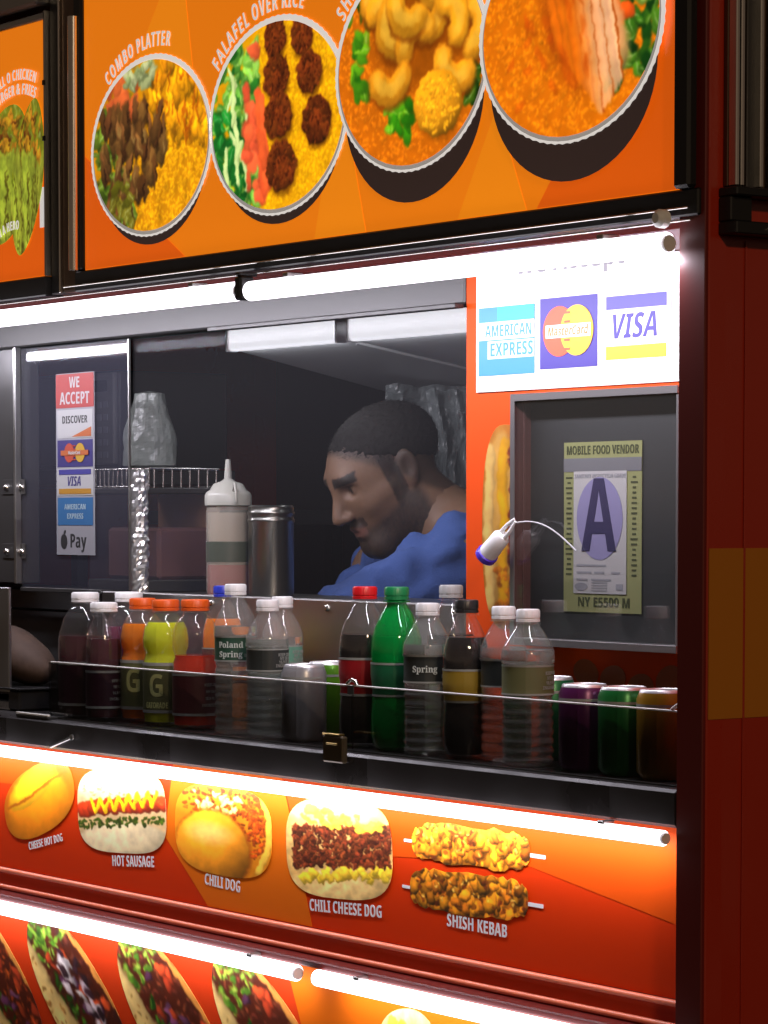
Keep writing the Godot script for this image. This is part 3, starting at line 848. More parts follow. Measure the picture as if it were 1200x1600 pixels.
func _menu_boards() -> void:
	glow(mat("menu_orange", lin(0.80, 0.19, 0.004), 0.3), 0.82)
	glow(mat("menu_facet", lin(0.84, 0.23, 0.005), 0.3), 0.82)
	glow(mat("menu_deep", lin(0.78, 0.11, 0.003), 0.3), 0.72)
	glow(mat("menu_white", lin(0.85, 0.82, 0.78), 0.4), 0.6)
	glow(mat("bowl_rim", lin(0.7, 0.66, 0.62), 0.4), 0.85)
	glow(mat("bowl_rim_line", lin(0.42, 0.39, 0.36), 0.4), 0.55)
	glow(mat("bowl_black", lin(0.06, 0.035, 0.03), 0.35), 0.3)
	var z := 0.03
	var b := thing("menu_light_box_sign", "long orange lit menu board with four printed rice platters above the window", "menu board")
	box("panel", Vector3(-0.737, 1.985, 0.012), Vector3(0.6255, 2.44, z), M.menu_orange, b, 0.0005)
	var pl := b.get_node("panel")
	for q in [[-0.737, -0.40, 2.44, 2.10], [-0.12, 0.0, 1.986, 2.2], [0.2, 0.34, 1.986, 2.12]]:
		flat("facet", [Vector2(q[0], minf(q[2], q[3])), Vector2(q[1], minf(q[2], q[3])), Vector2(q[1] - 0.06, maxf(q[2], q[3]))], z + 0.0002, M.menu_facet, pl, 0.0002)
	flat("facet", [Vector2(-0.735, 1.986), Vector2(-0.45, 1.986), Vector2(-0.735, 2.16)], z + 0.0003, M.menu_deep, pl, 0.0002)
	flat("facet", [Vector2(0.36, 1.986), Vector2(0.6245, 1.986), Vector2(0.6245, 2.3)], z + 0.0003, M.menu_deep, pl, 0.0002)
	bowl("combo_platter_picture", Vector2(-0.544, 2.157), 0.170, 0.134, 0.018, art_combo(), b, z + 0.001)
	bowl("falafel_platter_picture", Vector2(-0.209, 2.164), 0.172, 0.138, 0.018, art_falafel(), b, z + 0.001)
	bowl("shrimp_platter_picture", Vector2(0.104, 2.197), 0.168, 0.141, 0.046, art_shrimp(), b, z + 0.0035)
	bowl("grilled_meat_platter_picture", Vector2(0.428, 2.200), 0.175, 0.141, 0.052, art_chicken(), b, z + 0.006)
	arc_text("lettering", "COMBO PLATTER", Vector2(-0.535, 2.157), 0.188, 0.155, 136.0, 0.021, z + 0.0012, M.menu_white, b, 0.72, 1.15)
	arc_text("lettering", "FALAFEL OVER RICE", Vector2(-0.205, 2.164), 0.192, 0.158, 148.0, 0.023, z + 0.0012, M.menu_white, b, 0.72, 1.15)
	arc_text("lettering", "SHRIMP OVER RICE", Vector2(0.104, 2.197), 0.188, 0.160, 150.0, 0.023, z + 0.0012, M.menu_white, b, 0.72, 1.15)
	box("frame_bottom", Vector3(-0.76, 1.953, 0.002), Vector3(0.66, 1.9845, 0.036), M.black_metal, b, 0.002)
	box("frame_edge_strip", Vector3(-0.79, 1.9615, 0.0365), Vector3(0.645, 1.9635, 0.039), M.chrome, b, 0.0006)
	box("frame_edge_strip", Vector3(-1.7, 1.9475, 0.03), Vector3(0.645, 1.9495, 0.0345), M.chrome, b, 0.0006)
	box("frame_right", Vector3(0.626, 1.9847, 0.0305), Vector3(0.654, 2.45, 0.046), M.black_metal, b, 0.005)
	box("frame_top", Vector3(-0.76, 2.4405, 0.002), Vector3(0.6255, 2.47, 0.036), M.black_metal, b, 0.002)
	box("frame_left", Vector3(-0.762, 1.985, 0.002), Vector3(-0.7375, 2.44, 0.036), M.black_metal, b, 0.004)
	var st := mb()
	tube(st, [Vector3(-0.752, 1.986, 0.041), Vector3(-0.752, 2.375, 0.041)], 0.0085, 14)
	obj("chrome_tube", st, M.chrome, b)
	st = mb()
	lathe(st, [Vector2(0, -0.004), Vector2(0.011, -0.004), Vector2(0.011, 0.006), Vector2(0.006, 0.011), Vector2(0, 0.011)], 12, Transform3D(Basis(Vector3.RIGHT, PI / 2), Vector3(0.614, 1.951, 0.05)))
	obj("corner_bolt", st, M.ink_white, b)  # painted white in place of the bolt's bright glint

	var p := thing("menu_post", "dark upright post with a thin steel edge between the two menu boards", "post")
	box("post_body", Vector3(-0.806, 1.955, 0.0), Vector3(-0.7625, 2.6, 0.03), M.bronze, p, 0.003)
	box("black_gap_strip", Vector3(-0.8495, 1.955, 0.0), Vector3(-0.8065, 2.6, 0.026), M.black_metal, p, 0.002)
	box("steel_edge", Vector3(-0.8115, 1.955, 0.0262), Vector3(-0.8075, 2.6, 0.034), M.chrome, p, 0.001)

	var l := thing("menu_light_box_sign", "partly cut off orange menu board with a printed wrap, left of the long board", "menu board")
	box("panel", Vector3(-1.56, 1.985, 0.012), Vector3(-0.8575, 2.386, z), M.menu_orange, l, 0.0005)
	flat("facet", [Vector2(-1.2, 1.986), Vector2(-0.859, 1.986), Vector2(-0.859, 2.16)], z + 0.0003, M.menu_deep, l.get_node("panel"), 0.0002)
	var wrap := lit_print("wrap_print", art_wrap(), 0.5)
	flat("wrap_picture", ellipse(Vector2(-0.985, 2.155), 0.085, 0.115, 40, -0.35, 1.8), z + 0.001, wrap, l)
	flat("wrap_picture", ellipse(Vector2(-0.912, 2.145), 0.05, 0.125, 40, -0.22, 1.7), z + 0.0018, wrap, l)
	arc_text("lettering", "GRILL O CHICKEN", Vector2(-0.945, 2.16), 0.16, 0.150, 122.0, 0.0165, z + 0.0025, M.menu_white, l, 0.72, 1.1)
	arc_text("lettering", "BURGER & FRIES", Vector2(-0.945, 2.16), 0.14, 0.127, 122.0, 0.0165, z + 0.0025, M.menu_white, l, 0.72, 1.1)
	arc_text("lettering", "ON A HERO", Vector2(-0.955, 1.95), 0.12, 0.122, 122.0, 0.014, z + 0.0028, M.menu_white, l, 0.72, 1.1)
	flat("white_strip", rect(-0.874, 2.062, -0.86, 2.125), z + 0.001, M.menu_white, l)
	box("frame_bottom", Vector3(-1.57, 1.953, 0.002), Vector3(-0.851, 1.9845, 0.036), M.black_metal, l, 0.002)
	box("frame_right", Vector3(-0.857, 1.985, 0.012), Vector3(-0.8515, 2.40, 0.034), M.brushed_steel, l, 0.001)
	box("frame_top", Vector3(-1.57, 2.3865, 0.002), Vector3(-0.851, 2.398, 0.034), M.brushed_steel, l, 0.002)
	box("upper_steel_bar", Vector3(-1.57, 2.408, 0.002), Vector3(-0.851, 2.44, 0.05), M.brushed_steel, l, 0.004)
	for y in [2.287, 2.20]:
		box("frame_screw", Vector3(-0.856, y - 0.004, 0.0342), Vector3(-0.8495, y + 0.004, 0.037), M.black_metal, l)

# ---------------------------------------------------------------- light tubes
func light_tube(x0: float, x1: float, y: float, z: float, r: float, label: String, energy: float, dir: Vector3) -> void:
	var t := thing("light_tube", label, "light tube", Vector3((x0 + x1) * 0.5, y, z), 0.0, "white light tubes on the cart")
	var h := (x1 - x0) * 0.5
	var st := mb()
	tube(st, [Vector3(-h + 0.006, 0, 0), Vector3(h - 0.006, 0, 0)], r, 20)
	obj("glowing_tube", st, M.tube_glow, t)
	for s in [-1.0, 1.0]:
		st = mb()
		tube(st, [Vector3(s * (h - 0.0058), 0, 0), Vector3(s * (h - 0.001), 0, 0)], r * 0.72, 20)
		obj("end_cap", st, M.end_cap, t)
		st = mb()
		bx(st, Vector3(s * (h - 0.11) - 0.006, r * 0.9, -r), Vector3(s * (h - 0.11) + 0.006, r * 1.35, r), 0.001)
		obj("holding_clip", st, M.brushed_steel, t)
	var a := AreaLight3D.new()
	a.name = "tube_light"
	a.area_size = Vector2(x1 - x0 - 0.03, r * 1.6)
	a.area_normalize_energy = true
	a.light_energy = energy * (x1 - x0)
	a.light_color = Color(0.965, 0.945, 1.0)
	a.shadow_enabled = true
	a.area_range = 6.0
	a.basis = Basis.looking_at(dir.normalized(), Vector3(0, 0, 1) if absf(dir.normalized().y) > 0.9 else Vector3.UP)
	a.position = dir.normalized() * (r + 0.002)
	t.add_child(a)

func _light_tubes() -> void:
	mat("end_cap", lin(0.7, 0.68, 0.68), 0.4)
	light_tube(-1.75, -0.2755, 1.9235, 0.05, 0.0138, "top left light tube, under the menu boards, ending at the black clip", 0.54, Vector3(0, -0.78, -0.63))
	light_tube(-0.254, 0.628, 1.9215, 0.05, 0.0138, "top right light tube, under the long menu board above the card sign", 0.54, Vector3(0, -0.78, -0.63))
	light_tube(-2.2, 0.612, 1.2225, 0.036, 0.0095, "long light tube between the dark counter ledge and the hot dog sign", 0.15, Vector3(0, -0.9, -0.43))
	light_tube(-1.6, -0.146, 0.9655, 0.04, 0.0118, "lower left light tube, above the gyro sign's first sandwiches", 0.085, Vector3(0, -0.9, -0.43))
	light_tube(-0.106, 0.616, 0.9655, 0.04, 0.0118, "lower right light tube, below the kebab pictures and red mouldings", 0.085, Vector3(0, -0.9, -0.43))
	var c := thing("tube_clip", "small black clip in the gap between the two top light tubes", "clip", Vector3(-0.2648, 1.9275, 0.05))
	box("clip_body", Vector3(-0.0085, -0.018, -0.012), Vector3(0.0085, 0.016, 0.012), M.black_plastic, c, 0.003)
	box("clip_hanger", Vector3(-0.005, 0.0162, -0.02), Vector3(0.005, 0.0215, 0.012), M.black_plastic, c, 0.001)

# ---------------------------------------------------------------- printed signs below the counter
func printed(key: String, tex: Texture2D) -> StandardMaterial3D:
	var m := mat(key, Color.WHITE, 0.4)
	m.albedo_texture = tex
	return m

func bent(pts: Array) -> Array:
	var out := []
	for p in pts: out.append(Vector2(p[0], p[1]))
	return out

func _lower_signs() -> void:
	mat("sign_red_orange", lin(0.62, 0.036, 0.002), 0.5)
	mat("sign_orange", lin(0.74, 0.15, 0.005), 0.5)
	mat("sign_mid_orange", lin(0.66, 0.075, 0.003), 0.5)
	for key in ["sign_red_orange", "sign_orange", "sign_mid_orange"]:
		M[key].metallic_specular = 0.2
	var z := 0.0
	var s := thing("hot_dog_sign", "orange sign of printed hot dogs and kebabs below the drinks counter", "sign")
	box("sign_panel", Vector3(-2.59, 1.0245, -0.0035), Vector3(0.6195, 1.2335, z), M.sign_red_orange, s, 0.0005)
	var pn := s.get_node("sign_panel")
	flat("facet", bent([[-0.535, 1.2325], [-0.56, 1.12], [-0.44, 1.0255], [-0.17, 1.0255], [-0.245, 1.2325]]), z + 0.0002, M.sign_orange, pn, 0.0003)
	flat("facet", bent([[-1.2, 1.2325], [-1.2, 1.16], [-0.8, 1.17], [-0.62, 1.2325]]), z + 0.0002, M.sign_mid_orange, pn, 0.0003)
	flat("facet", bent([[-0.244, 1.2325], [-0.2, 1.13], [0.3, 1.16], [0.619, 1.11], [0.619, 1.2325]]), z + 0.0002, M.sign_mid_orange, pn, 0.0003)
	var zz := z + 0.001
	flat("cheese_dog_picture", ellipse(Vector2(-0.942, 1.145), 0.118, 0.056, 44, 0.34, 2.4), zz, printed("cheese_dog", art_cheese_dog()), s)
	flat("sausage_picture", ellipse(Vector2(-0.686, 1.148), 0.132, 0.066, 44, 0.06, 3.4), zz, printed("sausage", art_sausage()), s)
	flat("chili_dog_picture", ellipse(Vector2(-0.399, 1.142), 0.13, 0.067, 44, 0.0, 3.0), zz, printed("chili_dog", art_chili_dog()), s)
	flat("chili_cheese_dog_picture", ellipse(Vector2(-0.106, 1.142), 0.127, 0.070, 44, 0.05, 3.2), zz, printed("chili_cheese", art_chili_cheese()), s)
	var r := RandomNumberGenerator.new()
	r.seed = 5
	for q in [[0.19, 1.172, 0.125, 0.026, Color(0.86, 0.5, 0.1)], [0.186, 1.109, 0.125, 0.028, Color(0.7, 0.42, 0.08)]]:
		var o := []
		for i in 64:
			var a := TAU * i / 64.0
			var k := 1.0 + r.randf_range(-0.13, 0.13)
			o.append(Vector2(q[0] + signf(cos(a)) * pow(absf(cos(a)), 0.55) * q[2], q[1] + signf(sin(a)) * pow(absf(sin(a)), 0.55) * q[3] * k + cos(a) * 0.004))
		var kb := flat("kebab_picture", o, zz, printed("kebab%d" % int(q[1] * 1000), art_kebab(int(q[1] * 1000), q[4])), s)
		flat("skewer_end", rect(q[0] - q[2] - 0.018, q[1] - 0.006, q[0] - q[2] + 0.004, q[1] - 0.002), zz - 0.0004, M.ink_white, kb)
		flat("skewer_end", rect(q[0] + q[2] - 0.004, q[1] - 0.002, q[0] + q[2] + 0.03, q[1] + 0.003), zz - 0.0004, M.ink_white, kb)
	print_text("lettering", "CHEESE HOT DOG", Vector3(-0.922, 1.078, zz), 0.0125, M.ink_white, s, 0.78, 0.22)
	print_text("lettering", "HOT SAUSAGE", Vector3(-0.652, 1.072, zz), 0.0165, M.ink_white, s, 0.82, 0.08)
	print_text("lettering", "CHILI DOG", Vector3(-0.400, 1.064, zz), 0.0165, M.ink_white, s, 0.82, -0.03)
	print_text("lettering", "CHILI CHEESE DOG", Vector3(-0.090, 1.060, zz), 0.0165, M.ink_white, s, 0.84, 0.05)
	print_text("lettering", "SHISH KEBAB", Vector3(0.205, 1.0695, zz), 0.0165, M.ink_white, s, 0.88, -0.01)

	mat("gyro_red", lin(0.58, 0.042, 0.006), 0.5).metallic_specular = 0.2
	var g := thing("gyro_sign", "red sign of printed gyro sandwiches along the bottom of the cart", "sign")
	box("sign_panel", Vector3(-2.59, 0.46, -0.0035), Vector3(0.6195, 0.9755, z), M.gyro_red, g, 0.0005)
	flat("facet", bent([[-0.24, 0.975], [-0.16, 0.80], [0.05, 0.70], [0.619, 0.70], [0.619, 0.975]]), z + 0.0002, M.sign_orange, g.get_node("sign_panel"), 0.0003)
	var arts := [art_gyro(41, Color(0.55, 0.22, 0.08), false), art_gyro(42, Color(0.3, 0.14, 0.1), true), art_gyro(43, Color(0.42, 0.2, 0.12), false)]
	var k := 0
	for q in [[-1.09, 0.828], [-0.815, 0.828], [-0.53, 0.828], [-0.26, 0.828]]:
		var gp := flat("gyro_picture", ellipse(Vector2.ZERO, 0.078, 0.2, 40, 0.0, 2.2), 0.0, printed("gyro%d" % k, arts[[0, 1, 2, 2][k]]), g)
		gp.position = Vector3(q[0], q[1], zz)
		gp.rotation.z = 0.93
		k += 1
	flat("sandwich_picture", ellipse(Vector2(0.06, 0.862), 0.075, 0.078, 40, 0.2, 2.3), zz, printed("sandwich", art_chili_cheese() if false else M.chili_cheese.albedo_texture), g)

# ---------------------------------------------------------------- card sign, stickers
func card_logo(kind: int, x0: float, y0: float, w: float, h: float, z: float, parent: Node, dim := false) -> void:
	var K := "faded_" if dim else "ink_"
	var x1 := x0 + w
	var y1 := y0 + h
	if kind == 0:       # blue square with outlined words
		var l := flat("card_logo", rect(x0, y0, x1, y1), z, M[K + "blue"], parent)
		flat("teal_band", rect(x0 + w * 0.35, y0 + h * 0.78, x1, y1), z + 0.0007, M[K + "teal"], l)
		flat("white_band", rect(x0, y0 + h * 0.52, x1, y0 + h * 0.78), z + 0.0007, M[K + "white"], l)
		flat("pale_band", rect(x0 + w * 0.17, y0 + h * 0.24, x1, y0 + h * 0.50), z + 0.0007, M[K + "pale_blue"], l)
		print_text("lettering", "AMERICAN", Vector3(x0 + w * 0.55, y0 + h * 0.645, z + 0.0014), h * 0.17, M[K + "blue"], l, 0.88)
		print_text("lettering", "EXPRESS", Vector3(x0 + w * 0.6, y0 + h * 0.37, z + 0.0014), h * 0.19, M[K + "blue"], l, 0.95)
	elif kind == 1:     # red and yellow circles on navy
		var l := flat("card_logo", rect(x0, y0, x1, y1), z, M[K + "navy"], parent)
		var rr := h * 0.355
		var cy := y0 + h * 0.52
		flat("red_circle", ellipse(Vector2(x0 + w * 0.345, cy), rr, rr, 36), z + 0.0007, M[K + "circle_red"], l)
		flat("yellow_circle", ellipse(Vector2(x0 + w * 0.655, cy), rr, rr, 36), z + 0.001, M[K + "circle_yellow"], l)
		for i in 5:
			var yy := cy - rr * 0.72 + i * rr * 0.36
			flat("overlap_line", rect(x0 + w * 0.44, yy - rr * 0.05, x0 + w * 0.54, yy + rr * 0.05), z + 0.0014, M[K + "circle_red"], l)
		flat("white_band", rect(x0 + w * 0.12, cy - rr * 0.26, x0 + w * 0.9, cy + rr * 0.26), z + 0.0018, M[K + "white"] if not dim else M[K + "orange"], l)
		print_text("lettering", "MasterCard", Vector3(x0 + w * 0.51, cy, z + 0.0025), h * 0.125, M[K + "orange"] if not dim else M[K + "white"], l, 0.9, 0.0, null, 0.15)
	elif kind == 2:     # blue bar, slanted word, gold bar
		var l := flat("card_logo", rect(x0, y0, x1, y1), z, M[K + "white"], parent)
		flat("blue_bar", rect(x0 + w * 0.06, y0 + h * 0.77, x0 + w * 0.94, y0 + h * 0.96), z + 0.0007, M[K + "visa_blue"], l)
		flat("gold_bar", rect(x0 + w * 0.06, y0 + h * 0.06, x0 + w * 0.94, y0 + h * 0.25), z + 0.0007, M[K + "gold"], l)
		print_text("lettering", "VISA", Vector3(x0 + w * 0.48, y0 + h * 0.52, z + 0.0007), h * 0.34, M[K + "navy"], l, 0.98, 0.0, null, 0.2)

func _card_sign() -> void:
	mat("ink_pale_blue", lin(0.55, 0.75, 0.85), 0.5)
	for key in ["white", "black", "red", "navy", "visa_blue", "gold", "blue", "teal", "circle_red", "circle_yellow", "orange", "pale_blue"]:   # darkened ink copies: the sticker's dim light is put into its colours
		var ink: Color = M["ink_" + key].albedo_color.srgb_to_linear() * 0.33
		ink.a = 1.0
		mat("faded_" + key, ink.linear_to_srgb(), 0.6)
	mat("sign_edge", lin(0.5, 0.5, 0.52), 0.5)
	var s := thing("card_payment_sign", "white sign with four payment card logos, blown out by the light tube above", "sign")
	var z := ZB
	box("sign_board", Vector3(-0.036, 1.7775, z + 0.0005), Vector3(0.56, 1.944, z + 0.003), M.white_paint, s, 0.0008)
	z += 0.0032
	card_logo(0, -0.029, 1.8, 0.122, 0.0945, z, s)
	card_logo(1, 0.105, 1.804, 0.119, 0.0955, z, s)
	flat("card_border", rect(0.2335, 1.8035, 0.371, 1.8995), z - 0.0002, M.sign_edge, s, 0.0005)
	card_logo(2, 0.235, 1.805, 0.1345, 0.0925, z + 0.0005, s)
	card_logo(2, 0.381, 1.805, 0.1345, 0.0925, z, s)
	print_text("lettering", "We Accept", Vector3(0.165, 1.949, z), 0.026, M.ink_grey, s, 1.25)

func _window_and_sticker() -> void:
	var w := thing("sliding_window", "clear sliding window panes at the left half of the serving window", "window")
	box("left_pane", Vector3(-1.332, 1.482, ZB - 0.004), Vector3(-0.9725, 1.9, ZB), M.old_pane, w, 0.0)
	box("pane_edge", Vector3(-0.9723, 1.482, ZB - 0.004), Vector3(-0.9695, 1.9, ZB + 0.0005), M.brushed_steel, w, 0.0004)
	box("bottom_track", Vector3(-1.332, 1.474, ZB - 0.02), Vector3(-1.061, 1.4815, ZB + 0.004), M.dark_steel, w, 0.001)
	box("right_pane", Vector3(-0.969, 1.482, ZB - 0.012), Vector3(-0.066, 1.9, ZB - 0.008), M.hazed_pane, w, 0.0)
	var z := ZB + 0.0004
	var s := thing("we_accept_sticker", "tall narrow sticker strip of payment marks on the left window pane", "sticker")
	flat("strip_paper", rect(-1.2085, 1.5395, -1.0795, 1.8505), z, M.sticker_paper, s)
	z += 0.0007
	var x0 := -1.207
	var x1 := -1.081
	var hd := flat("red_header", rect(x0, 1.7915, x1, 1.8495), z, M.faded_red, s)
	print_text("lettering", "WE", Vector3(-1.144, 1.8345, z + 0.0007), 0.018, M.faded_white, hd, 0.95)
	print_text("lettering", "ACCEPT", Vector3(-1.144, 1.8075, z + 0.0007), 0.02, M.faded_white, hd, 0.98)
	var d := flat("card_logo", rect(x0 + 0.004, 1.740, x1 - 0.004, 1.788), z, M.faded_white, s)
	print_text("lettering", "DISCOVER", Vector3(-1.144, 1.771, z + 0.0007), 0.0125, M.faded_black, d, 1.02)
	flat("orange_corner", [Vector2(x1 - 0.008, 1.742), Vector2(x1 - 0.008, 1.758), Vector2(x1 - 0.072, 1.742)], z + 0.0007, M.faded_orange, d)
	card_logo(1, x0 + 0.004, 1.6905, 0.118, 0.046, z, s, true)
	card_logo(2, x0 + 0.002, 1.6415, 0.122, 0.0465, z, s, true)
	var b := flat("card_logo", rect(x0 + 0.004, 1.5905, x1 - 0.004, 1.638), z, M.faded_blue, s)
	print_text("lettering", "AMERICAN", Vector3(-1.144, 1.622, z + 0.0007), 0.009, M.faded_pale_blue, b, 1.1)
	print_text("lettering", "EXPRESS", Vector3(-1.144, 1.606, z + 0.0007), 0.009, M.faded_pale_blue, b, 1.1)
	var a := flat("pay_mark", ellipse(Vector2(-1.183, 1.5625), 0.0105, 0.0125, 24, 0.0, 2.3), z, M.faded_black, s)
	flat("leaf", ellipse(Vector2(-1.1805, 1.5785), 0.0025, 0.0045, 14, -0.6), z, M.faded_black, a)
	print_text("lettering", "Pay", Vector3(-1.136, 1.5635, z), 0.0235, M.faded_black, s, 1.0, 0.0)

# ---------------------------------------------------------------- permit case at the right
func _permit_case() -> void:
	mat("case_back", lin(0.026, 0.028, 0.029), 0.4)
	mat("case_side", lin(0.11, 0.05, 0.045), 0.35)
	mat("permit_green", lin(0.23, 0.24, 0.09), 0.75)
	mat("permit_head", lin(0.13, 0.13, 0.14), 0.7)
	mat("permit_lilac", lin(0.22, 0.2, 0.36), 0.7)
	mat("permit_white", lin(0.40, 0.39, 0.38), 0.75)
	mat("permit_olive", lin(0.035, 0.043, 0.008), 0.7)
	mat("permit_ink", lin(0.012, 0.007, 0.06), 0.7)
	mat("case_frame", lin(0.30, 0.29, 0.29), 0.3, 0.8)
	var c := thing("permit_case", "shallow steel framed glass case on the orange wall holding the permit", "display case")
	var x0 := 0.08
	var x1 := 0.419
	var y0 := 1.4315
	var y1 := 1.7685
	var zb := ZB + 0.0005
	var zf := -0.155
	box("back_panel", Vector3(x0 + 0.006, y0 + 0.006, zb), Vector3(x1 - 0.006, y1 - 0.006, zb + 0.003), M.case_back, c, 0.0)
	box("frame_left", Vector3(x0, y0, zb), Vector3(x0 + 0.0058, y1, zf), M.case_side, c, 0.0012)
	box("frame_right", Vector3(x1 - 0.0058, y0, zb), Vector3(x1, y1, zf), M.case_frame, c, 0.0012)
	box("frame_top", Vector3(x0 + 0.006, y1 - 0.0058, zb), Vector3(x1 - 0.006, y1, zf), M.case_frame, c, 0.0012)
	box("frame_bottom", Vector3(x0 + 0.006, y0, zb), Vector3(x1 - 0.006, y0 + 0.0075, zf), M.case_frame, c, 0.0012)
	var lip := box("front_lip", Vector3(x0 + 0.002, y0 - 0.002, zf + 0.0002), Vector3(x0 + 0.011, y1 + 0.002, zf + 0.0025), M.case_frame, c, 0.0006)
	box("lip_top", Vector3(x0 + 0.0112, y1 - 0.008, zf + 0.0002), Vector3(x1, y1 + 0.002, zf + 0.0025), M.case_frame, lip, 0.0006)
	box("lip_bottom", Vector3(x0 + 0.0112, y0 - 0.002, zf + 0.0002), Vector3(x1, y0 + 0.008, zf + 0.0025), M.case_frame, lip, 0.0006)
	box("inner_bead", Vector3(x0 + 0.0062, y0 + 0.008, zb + 0.014), Vector3(x0 + 0.009, y1 - 0.006, zb + 0.018), M.case_side, c, 0.0006)
	box("glass", Vector3(x0 + 0.0115, y0 + 0.008, zf - 0.003), Vector3(x1 - 0.006, y1 - 0.008, zf - 0.0005), M.pane, c, 0.0)

	var p := thing("permit", "pale green vendor permit with a large purple letter A inside the case", "permit", Vector3(0.237, 1.59, zb + 0.0042), 0.0)
	flat("permit_paper", rect(-0.0785, -0.1135, 0.079, 0.1135), 0.0, M.permit_green, p, 0.0005)
	var z := 0.0012
	flat("grey_header_band", rect(-0.0785, 0.074, 0.079, 0.092), z - 0.0005, M.permit_head, p, 0.0004)
	var cd := flat("white_card", rect(-0.057, -0.0885, 0.05, 0.0745), z, M.permit_white, p, 0.0004)
	flat("lilac_oval", ellipse(Vector2(-0.0035, 0.0115), 0.0465, 0.055, 44), z + 0.0006, M.permit_lilac, cd, 0.0003)
	print_text("grade_letter", "A", Vector3(-0.0045, 0.0135, z + 0.0012), 0.094, M.permit_ink, cd, 0.82)
	print_text("lettering", "SANITARY INSPECTION GRADE", Vector3(-0.003, 0.068, z + 0.0006), 0.0052, M.ink_grey, cd, 0.98)
	print_text("lettering", "MOBILE FOOD VENDOR", Vector3(0, 0.1025, z - 0.0003), 0.0115, M.permit_olive, p, 0.82)
	print_text("lettering", "NY E5500 M", Vector3(0.004, -0.1, z - 0.0003), 0.0125, M.permit_olive, p, 1.1)
	for q in [[-0.05, -0.051, 0.06], [-0.05, -0.0605, 0.03], [-0.014, -0.0605, 0.02], [0.02, -0.0605, 0.018], [-0.05, -0.07, 0.022], [-0.02, -0.07, 0.04]]:
		flat("printed_line", rect(q[0], q[1] - 0.0014, q[0] + q[2], q[1] + 0.0014), z + 0.0006, M.ink_grey, cd, 0.0003)
	flat("seal", ellipse(Vector2(-0.041, -0.0795), 0.013, 0.0055, 24), z + 0.0006, M.ink_grey, cd, 0.0003)
	for i in 4:
		flat("printed_grid_line", rect(-0.02, -0.0745 - i * 0.0035, 0.012, -0.0735 - i * 0.0035), z + 0.0006, M.ink_grey, cd, 0.0003)
	flat("stamp", rect(0.03, -0.083, 0.044, -0.075), z + 0.0006, M.ink_grey, cd, 0.0003)
	var r := RandomNumberGenerator.new()
	r.seed = 9
	for sx in [-0.0675, 0.0645]:
		var st := mb()
		for i in 20:
			var y := 0.066 - i * 0.0068
			var ww := r.randf_range(0.003, 0.007)
			plate(st, rect(sx - ww, y - 0.0013, sx + ww, y + 0.0013), z - 0.0005, z - 0.0002)
		obj("side_print", st, M.permit_olive, p)

	# what hangs from a wire before the case
	mat("plug_white", lin(0.75, 0.75, 0.76), 0.35)
	mat("plug_blue", lin(0.08, 0.04, 0.55), 0.3)
	var h := thing("hanging_plug", "small white plug with a blue end hanging on a wire before the permit case", "plug", Vector3(0.0596, 1.5511, -0.13))
	var ax := Vector3(0.0622, 0.0489, 0.0).normalized()
	var bs := Basis(Quaternion(Vector3.UP, ax))
	var xf := Transform3D(bs, Vector3.ZERO)
	var st2 := mb()
	lathe(st2, [Vector2(0.0, 0.0012), Vector2(0.0135, 0.001), Vector2(0.0135, 0.014), Vector2(0.0128, 0.026), Vector2(0.0125, 0.04), Vector2(0.0085, 0.046), Vector2(0, 0.046)], 20, xf)
	obj("plug_body", st2, M.plug_white, h)
	st2 = mb()
	lathe(st2, [Vector2(0.0138, -0.0045), Vector2(0.0155, -0.003), Vector2(0.0155, 0.005), Vector2(0.0138, 0.0065)], 20, xf)
	obj("blue_ring", st2, M.plug_blue, h)
	st2 = mb()
	lathe(st2, [Vector2(0, -0.0035), Vector2(0.0075, -0.003), Vector2(0.008, 0.001)], 14, xf)
	obj("socket", st2, M.dark_steel, h)
	st2 = mb()
	for s in [-1.0, 1.0]:
		tube(st2, [xf * Vector3(0.0055 * s, 0.044, 0), xf * Vector3(0.005 * s, 0.062, 0), xf * Vector3(0.002 * s, 0.078, 0)], [0.0034, 0.0028, 0.0018], 8)
	obj("prongs", st2, M.plug_white, h)
	st2 = mb()
	var pts := []
	for i in 13:
		var t := i / 12.0
		pts.append(Vector3(0.05, 0.043, 0.0).lerp(Vector3(0.165, 0.008, -0.02), t) + Vector3(0, 0.017 * sin(PI * t), 0))
	tube(st2, pts, 0.0011, 8)
	obj("wire", st2, M.sign_edge, h)

	var hd := thing("long_hot_dog_print", "upright printed hot dog on the orange wall, half hidden by the permit case", "print")
	flat("hot_dog_picture", ellipse(Vector2(0.026, 1.59), 0.05, 0.142, 44, 0.0, 2.6), ZB + 0.0005, printed("long_dog", art_long_dog()), hd)
	M.long_dog.albedo_color = Color(0.74, 0.72, 0.72)
	mat("lower_print", lin(0.30, 0.07, 0.01), 0.5)
	var lp := thing("faded_food_print", "faded strip of printed food on the red wall behind the cans", "print")
	var r2 := RandomNumberGenerator.new()
	r2.seed = 19
	for i in 5:
		flat("food_shape", ellipse(Vector2(0.2 + i * 0.055, 1.385 + r2.randf_range(-0.005, 0.01)), 0.026, 0.018, 20, r2.randf_range(-0.4, 0.4)), ZB + 0.0005, M.lower_print, lp)

